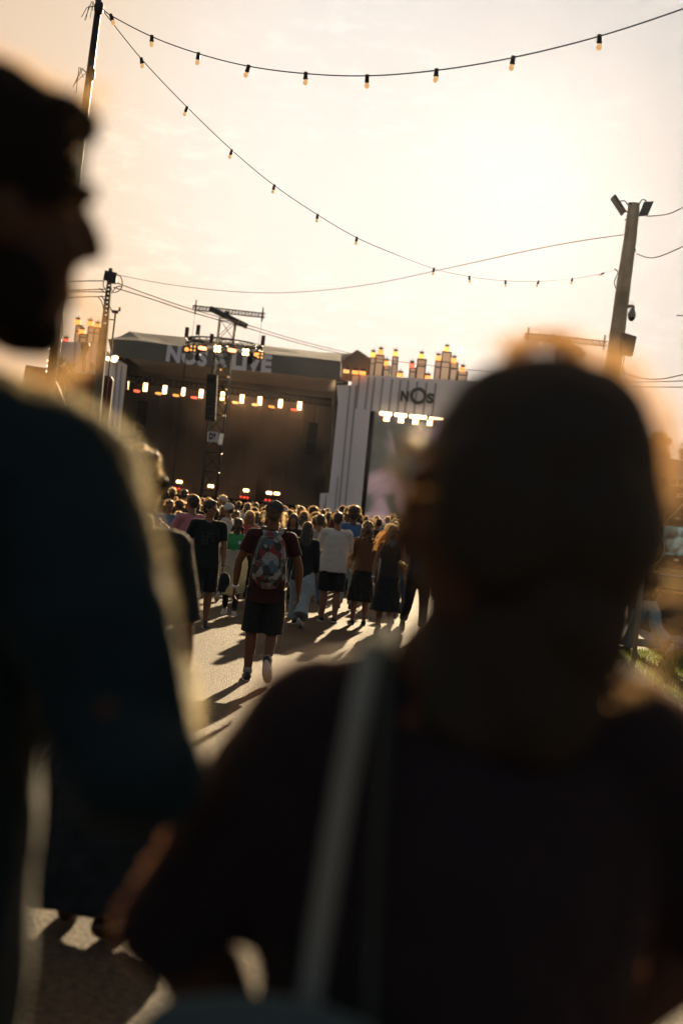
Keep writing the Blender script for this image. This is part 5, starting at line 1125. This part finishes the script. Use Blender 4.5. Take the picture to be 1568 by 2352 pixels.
NEAR = [(25.5, 34, 34), (34, 48, 46), (48, 70, 44), (70, 104, 36)]
for d0, d1, nn in NEAR:
    k_ = 0
    while k_ < nn and tries < 20000:
        tries += 1
        px = random.uniform(385, 950); d = random.uniform(d0, d1); X = P(px, 1180, d).x
        if any(abs(X - a) < .48 and abs(d - b_) < .6 for a, b_ in placed): continue
        if d < 33 and any(abs(px - q_) < 15 for q_ in (466, 541, 611, 700, 771, 843, 896, 432)) and random.random() < .75: continue
        if abs(X - xcA) < 1.6 and abs(d - 80) < 2.5: continue
        key = random.choice(list(PK)) if d > 33 or random.random() < .9 else 'afro'
        if key == 'armup' and random.random() < .75: continue
        tn, tm = random.choice(TOPS); hn, hm = random.choice(HM)
        if key == 'afro': hn, hm = HM[0]
        toward = random.random() < (.5 if d < 36 else .18)
        zone = next(z for q_, z in ZONES if px < q_); dn_ = 'near' if d < 34 else 'midway' if d < 48 else 'further' if d < 70 else 'farthest'
        lab = f'{dn_} figure, {HN[key]} {hn} hair, {tn} top, {zone}' + (', arm raised' if key == 'armup' else ', facing us' if toward else '')
        if lab in used: continue
        used[lab] = 1; placed.append((X, d)); k_ += 1
        rt_ = bpy.data.objects.new('person', None); COL.objects.link(rt_); rt_.empty_display_size = .2; tag(rt_, lab, 'person', 'crowd before the stage')
        rt_.location = (X, d, gz(d)); rt_.rotation_euler = (0, 0, (math.pi if toward else 0) + random.uniform(-.6, .6)); s_ = random.uniform(.88, 1.07); rt_.scale = (s_, s_, s_)
        bm_ = random.choice((BLACK, JEANS, NAVY, DENIM, BEIGE)); sm_ = random.choice((SKIN, SKIN, SKIN_T, SKIN_D)); hr_ = None
        for nm, me in PK[key].items():
            o_ = bpy.data.objects.new(nm, me); COL.objects.link(o_); o_.parent = hr_ if nm == 'loose_hair' else rt_
            if nm == 'hair': hr_ = o_
            o_.material_slots[0].link = 'OBJECT'
            o_.material_slots[0].material = {'body': sm_, 'shirt': tm, 'trousers': bm_, 'cap': random.choice((WHITE, BLACK, NAVY)), 'hair': hm, 'loose_hair': FUZZ_Y if hn != 'dark' else FUZZ}[nm]

# ------------------------------------------------------------------ foreground man (left)
random.seed(4)
loc = V((-.46, 1.30, gz(1.3)))
J = xf(skeleton(1.90, dict(yaw=64, pitch=3, la=(5, 10, 20), ra=(0, 12, 60)), False), 0, loc)
J['rsh'] = P(142, 1118, 1.28); J['lsh'] = J['lsh'] - V((0, 0, .02)); J['nb'] = J['nb'] + V((0, 0, .045)); J['chest'] = J['chest'] + V((0, 0, .02)); J['rel'] = P(306, 1775, 1.20); J['rwr'] = J['rel'] + V((-.03, .25, .06)); J['rhd'] = V((-.1, 1, .3)).normalized()
J['hs'] = .95; J['nose'] = (.100, -.010); J['head'] = P(-34, 492, 1.28); J['neck'] = V((J['head'].x * .6 + J['nb'].x * .4, 1.28, J['nb'].z + .07))
J['rim'] = 1
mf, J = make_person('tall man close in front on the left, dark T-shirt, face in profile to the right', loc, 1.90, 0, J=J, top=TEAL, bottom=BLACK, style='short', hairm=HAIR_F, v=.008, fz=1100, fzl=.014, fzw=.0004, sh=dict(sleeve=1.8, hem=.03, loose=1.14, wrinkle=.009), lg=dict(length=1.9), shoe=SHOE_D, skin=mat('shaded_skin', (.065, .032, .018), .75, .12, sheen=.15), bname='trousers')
hr_ = [c for c in mf.children if c.name.startswith('hair')][0]
b = MB(); el_ = lambda p, q: b.ell(HP(J, *p), [a * J['s'] for a in q], rot=J['hrot'])
el_((0, .048, -.086), (.036, .040, .030)); el_((0, .066, -.092), (.020, .022, .024))
for sg in (-1, 1): el_((sg * .052, .015, -.065), (.016, .045, .040))
bd = link('beard', remesh(b, .008, 1, wrinkle=.003), HAIR_F, mf); b = MB()
pts = ellpts(J, (0, .06, -.09), (.045, .055, .045), 900); b.blades(pts, .012, .0004, up=-.1); link('beard_strands', b.mesh('beard_strands'), FUZZ, bd)
b = MB(); pts = [(HP(J, random.uniform(-.05, .05), .05 + random.uniform(-.02, .03), .105 + random.uniform(-.01, .02)), J['hrot'] @ V((0, .8, .6))) for _ in range(160)]; b.blades(pts, .03, .0004); link('fringe', b.mesh('fringe'), FUZZ, hr_)
def rim_fibres(objname, par, n, l_, w_, mt, box=None):  # added fibres that catch the sun as a bright rim band
    o_ = [c for c in par.children if c.name.startswith(objname)][0]; me = o_.data; org = V(o_['_org']); b = MB(); pts = []
    vs = [v for v in me.vertices if box is None or box(v.co + org)]
    for v in random.sample(vs, min(n, len(vs))): pts.append((v.co + org, v.normal.copy()))
    b.blades(pts, l_, w_, up=0, jit=.5); return link('rim_fibres', b.mesh('rim_fibres'), mt, o_)
rim_fibres('shirt', mf, 60000, .010, .0004, RIM_FIBRE, lambda c: c.y > 1.24 and ((c.x > -.40 and c.z > 1.66) or (c.x > -.21 and c.z > 1.45)))

# ------------------------------------------------------------------ foreground woman (right)
loc = V((.135, 1.33, gz(1.33)))
J = xf(skeleton(1.645, dict(yaw=-70, pitch=10, la=(0, 10, 10), ra=(0, 10, 10)), True), 0, loc)
J['lsh'] = J['lsh'] + V((.020, 0, -.022)); J['lel'] = P(405, 2120, 1.32); J['lwr'] = P(560, 2400, 1.38); J['lhd'] = (J['lwr'] - J['lel']).normalized()
J['rel'] = P(1650, 2110, 1.36); J['rwr'] = P(1420, 2350, 1.36); J['rhd'] = (J['rwr'] - J['rel']).normalized()
J['head'] = P(1180, 1172, 1.27); J['neck'] = V((J['head'].x * .5 + J['nb'].x * .5, 1.31, J['nb'].z + .07)); J['s'] *= 1.15
J['rim'] = 1
wf, J = make_person('woman close in front on the right, dark plum top, strap on shoulder, head turned left', loc, 1.72, 0, J=J, fem=True, top=PLUM, bottom=BLACK, style=None, v=.008, skin=mat('woman_shaded_skin', (.085, .040, .024), .75, .12, sheen=.15), sh=dict(sleeve=1.1, hem=.0, loose=1.05, wrinkle=.010), lg=dict(length=1.9), bname='trousers')  # silhouette shade put into her skin colour
b = MB(); s = J['s'] * .96; el_ = lambda p, q: b.ell(HP(J, *p), [a * s for a in q], rot=J['hrot'])
el_((0, -.026, .040), (.088, .104, .094)); el_((0, -.062, -.01), (.084, .070, .09)); el_((0, -.045, -.09), (.072, .052, .07)); el_((0, -.01, -.13), (.068, .062, .10))
b.loft([HP(J, 0, -.03, -.08), V((.165, 1.29, J['nb'].z + .05)), V((.165, 1.245, J['nb'].z - .03))], [(.085, .055), (.088, .05), (.080, .03)], side=(1, 0, 0), n=18)
for sg in (-1, 1): el_((sg * .074, .0, .0), (.020, .055, .07))
hr_ = link('hair', remesh(b, .009, 3, wrinkle=.004, wsc=12), mat('ash_brown_hair', (.027, .021, .015), .7, .2, bump=.8, bscale=25, bdist=.006), wf)
b = MB(); pts = ellpts(J, (0, -.026, .042), (.088, .104, .095), 3000, ymax=.25) + ellpts(J, (0, -.05, -.05), (.084, .080, .12), 260, ymax=.3); b.blades(pts, .026, .0004); link('loose_hair', b.mesh('loose_hair'), FUZZ, hr_)
b = MB()
for i in range(46):
    x = random.gauss(0, 10); y = random.gauss(0, 9); dd = 1.36 + random.uniform(-.03, .03); q_ = [(1140, 900), (1172, 828), (1215, 778), (1262, 770), (1310, 800), (1350, 862), (1370, 920)] if i % 2 else [(1160, 900), (1190, 830), (1235, 775), (1290, 790), (1340, 850), (1400, 890), (1440, 960)]
    s_ = spline([P(a + x * 1.2, c + y, dd) for a, c in q_], 4); b.loft(s_, [.0005] * len(s_), n=4, cap='flat')
link('flyaway_locks', b.mesh('flyaway_locks'), FUZZ, hr_)
glasses(J, None, GOLD, wf, .0026)
b = MB(); b.ell(P(948, 1024, 1.25), (.011,) * 3, nu=20, nv=14); b.ell(P(906, 1085, 1.25), (.006, .004, .014), nu=20, nv=14); part('glint_bead', b, GOLD, wf)  # oversized gold beads added by the glasses for a sun glint
rim_fibres('shirt', wf, 7000, .006, .0005, mat('plum_rim_fibres', (.1, .05, .05), .5, trans=.5, tcol=(.45, .2, .12)), lambda c: c.z > 1.3)
ST = mat('grey_strap_webbing', (.24, .24, .21), 1, .0, bump=.3, bscale=300)
b = MB(); s_ = spline([P(864, 1462, 1.34), P(852, 1490, 1.27), P(825, 1620, 1.22), P(790, 1800, 1.215), P(757, 2000, 1.215), P(725, 2200, 1.22), P(700, 2400, 1.22)], 6); b.loft(s_, [(.0105, .0015)] * len(s_), side=(1, 0, 0), n=8, cap='flat')
sbag = root('shoulder_bag', tuple(P(600, 2420, 1.15)), 'grey-green shoulder bag with pale webbing strap down the woman’s back', 'bag'); part('strap', b, ST, sbag)
b = MB(); s_ = spline([P(893, 1440, 1.38), P(890, 1490, 1.27), P(882, 1620, 1.205), P(868, 1850, 1.20), P(852, 2180, 1.20), P(845, 2420, 1.20)], 6); b.loft(s_, [(.0055, .0012)] * len(s_), side=(1, 0, 0), n=8, cap='flat'); part('thin_strap', b, mat('grey_thin_strap', (.045, .05, .045), .95, .05), sbag)
b = MB(); c = P(600, 2485, 1.16); b.loft([c + V((0, 0, .035)), c + V((0, 0, .0)), c + V((0, 0, -.14)), c + V((0, 0, -.2))], [(.11, .035), (.125, .045), (.125, .05), (.11, .04)], side=(1, 0, 0), n=20); link('pouch', remesh(b, .008, 2, wrinkle=.004), cloth('grey_teal_canvas', (.05, .075, .08)), sbag)

# ------------------------------------------------------------------ haze added for sun flare
hzb = MB(); hzb.box((0, 530, 20), (1240, 1220, 42.4)); HZ = bpy.data.materials.new('flare_haze'); HZ.use_nodes = True; nt = HZ.node_tree; nt.nodes.remove(nt.nodes['Principled BSDF'])
hv = nt.nodes.new('ShaderNodeVolumePrincipled'); hv.inputs['Color'].default_value = (.78, .82, 1, 1); hv.inputs['Density'].default_value = .000028; hv.inputs['Anisotropy'].default_value = .9  # volume added to spread a flare-like veil around the sun
nt.links.new(hv.outputs[0], nt.nodes['Material Output'].inputs['Volume'])
o = link('haze', hzb.mesh('haze'), HZ); o['kind'] = 'stuff'; o['label'] = 'faint haze added as sun flare over the whole festival ground'; o['category'] = 'haze'
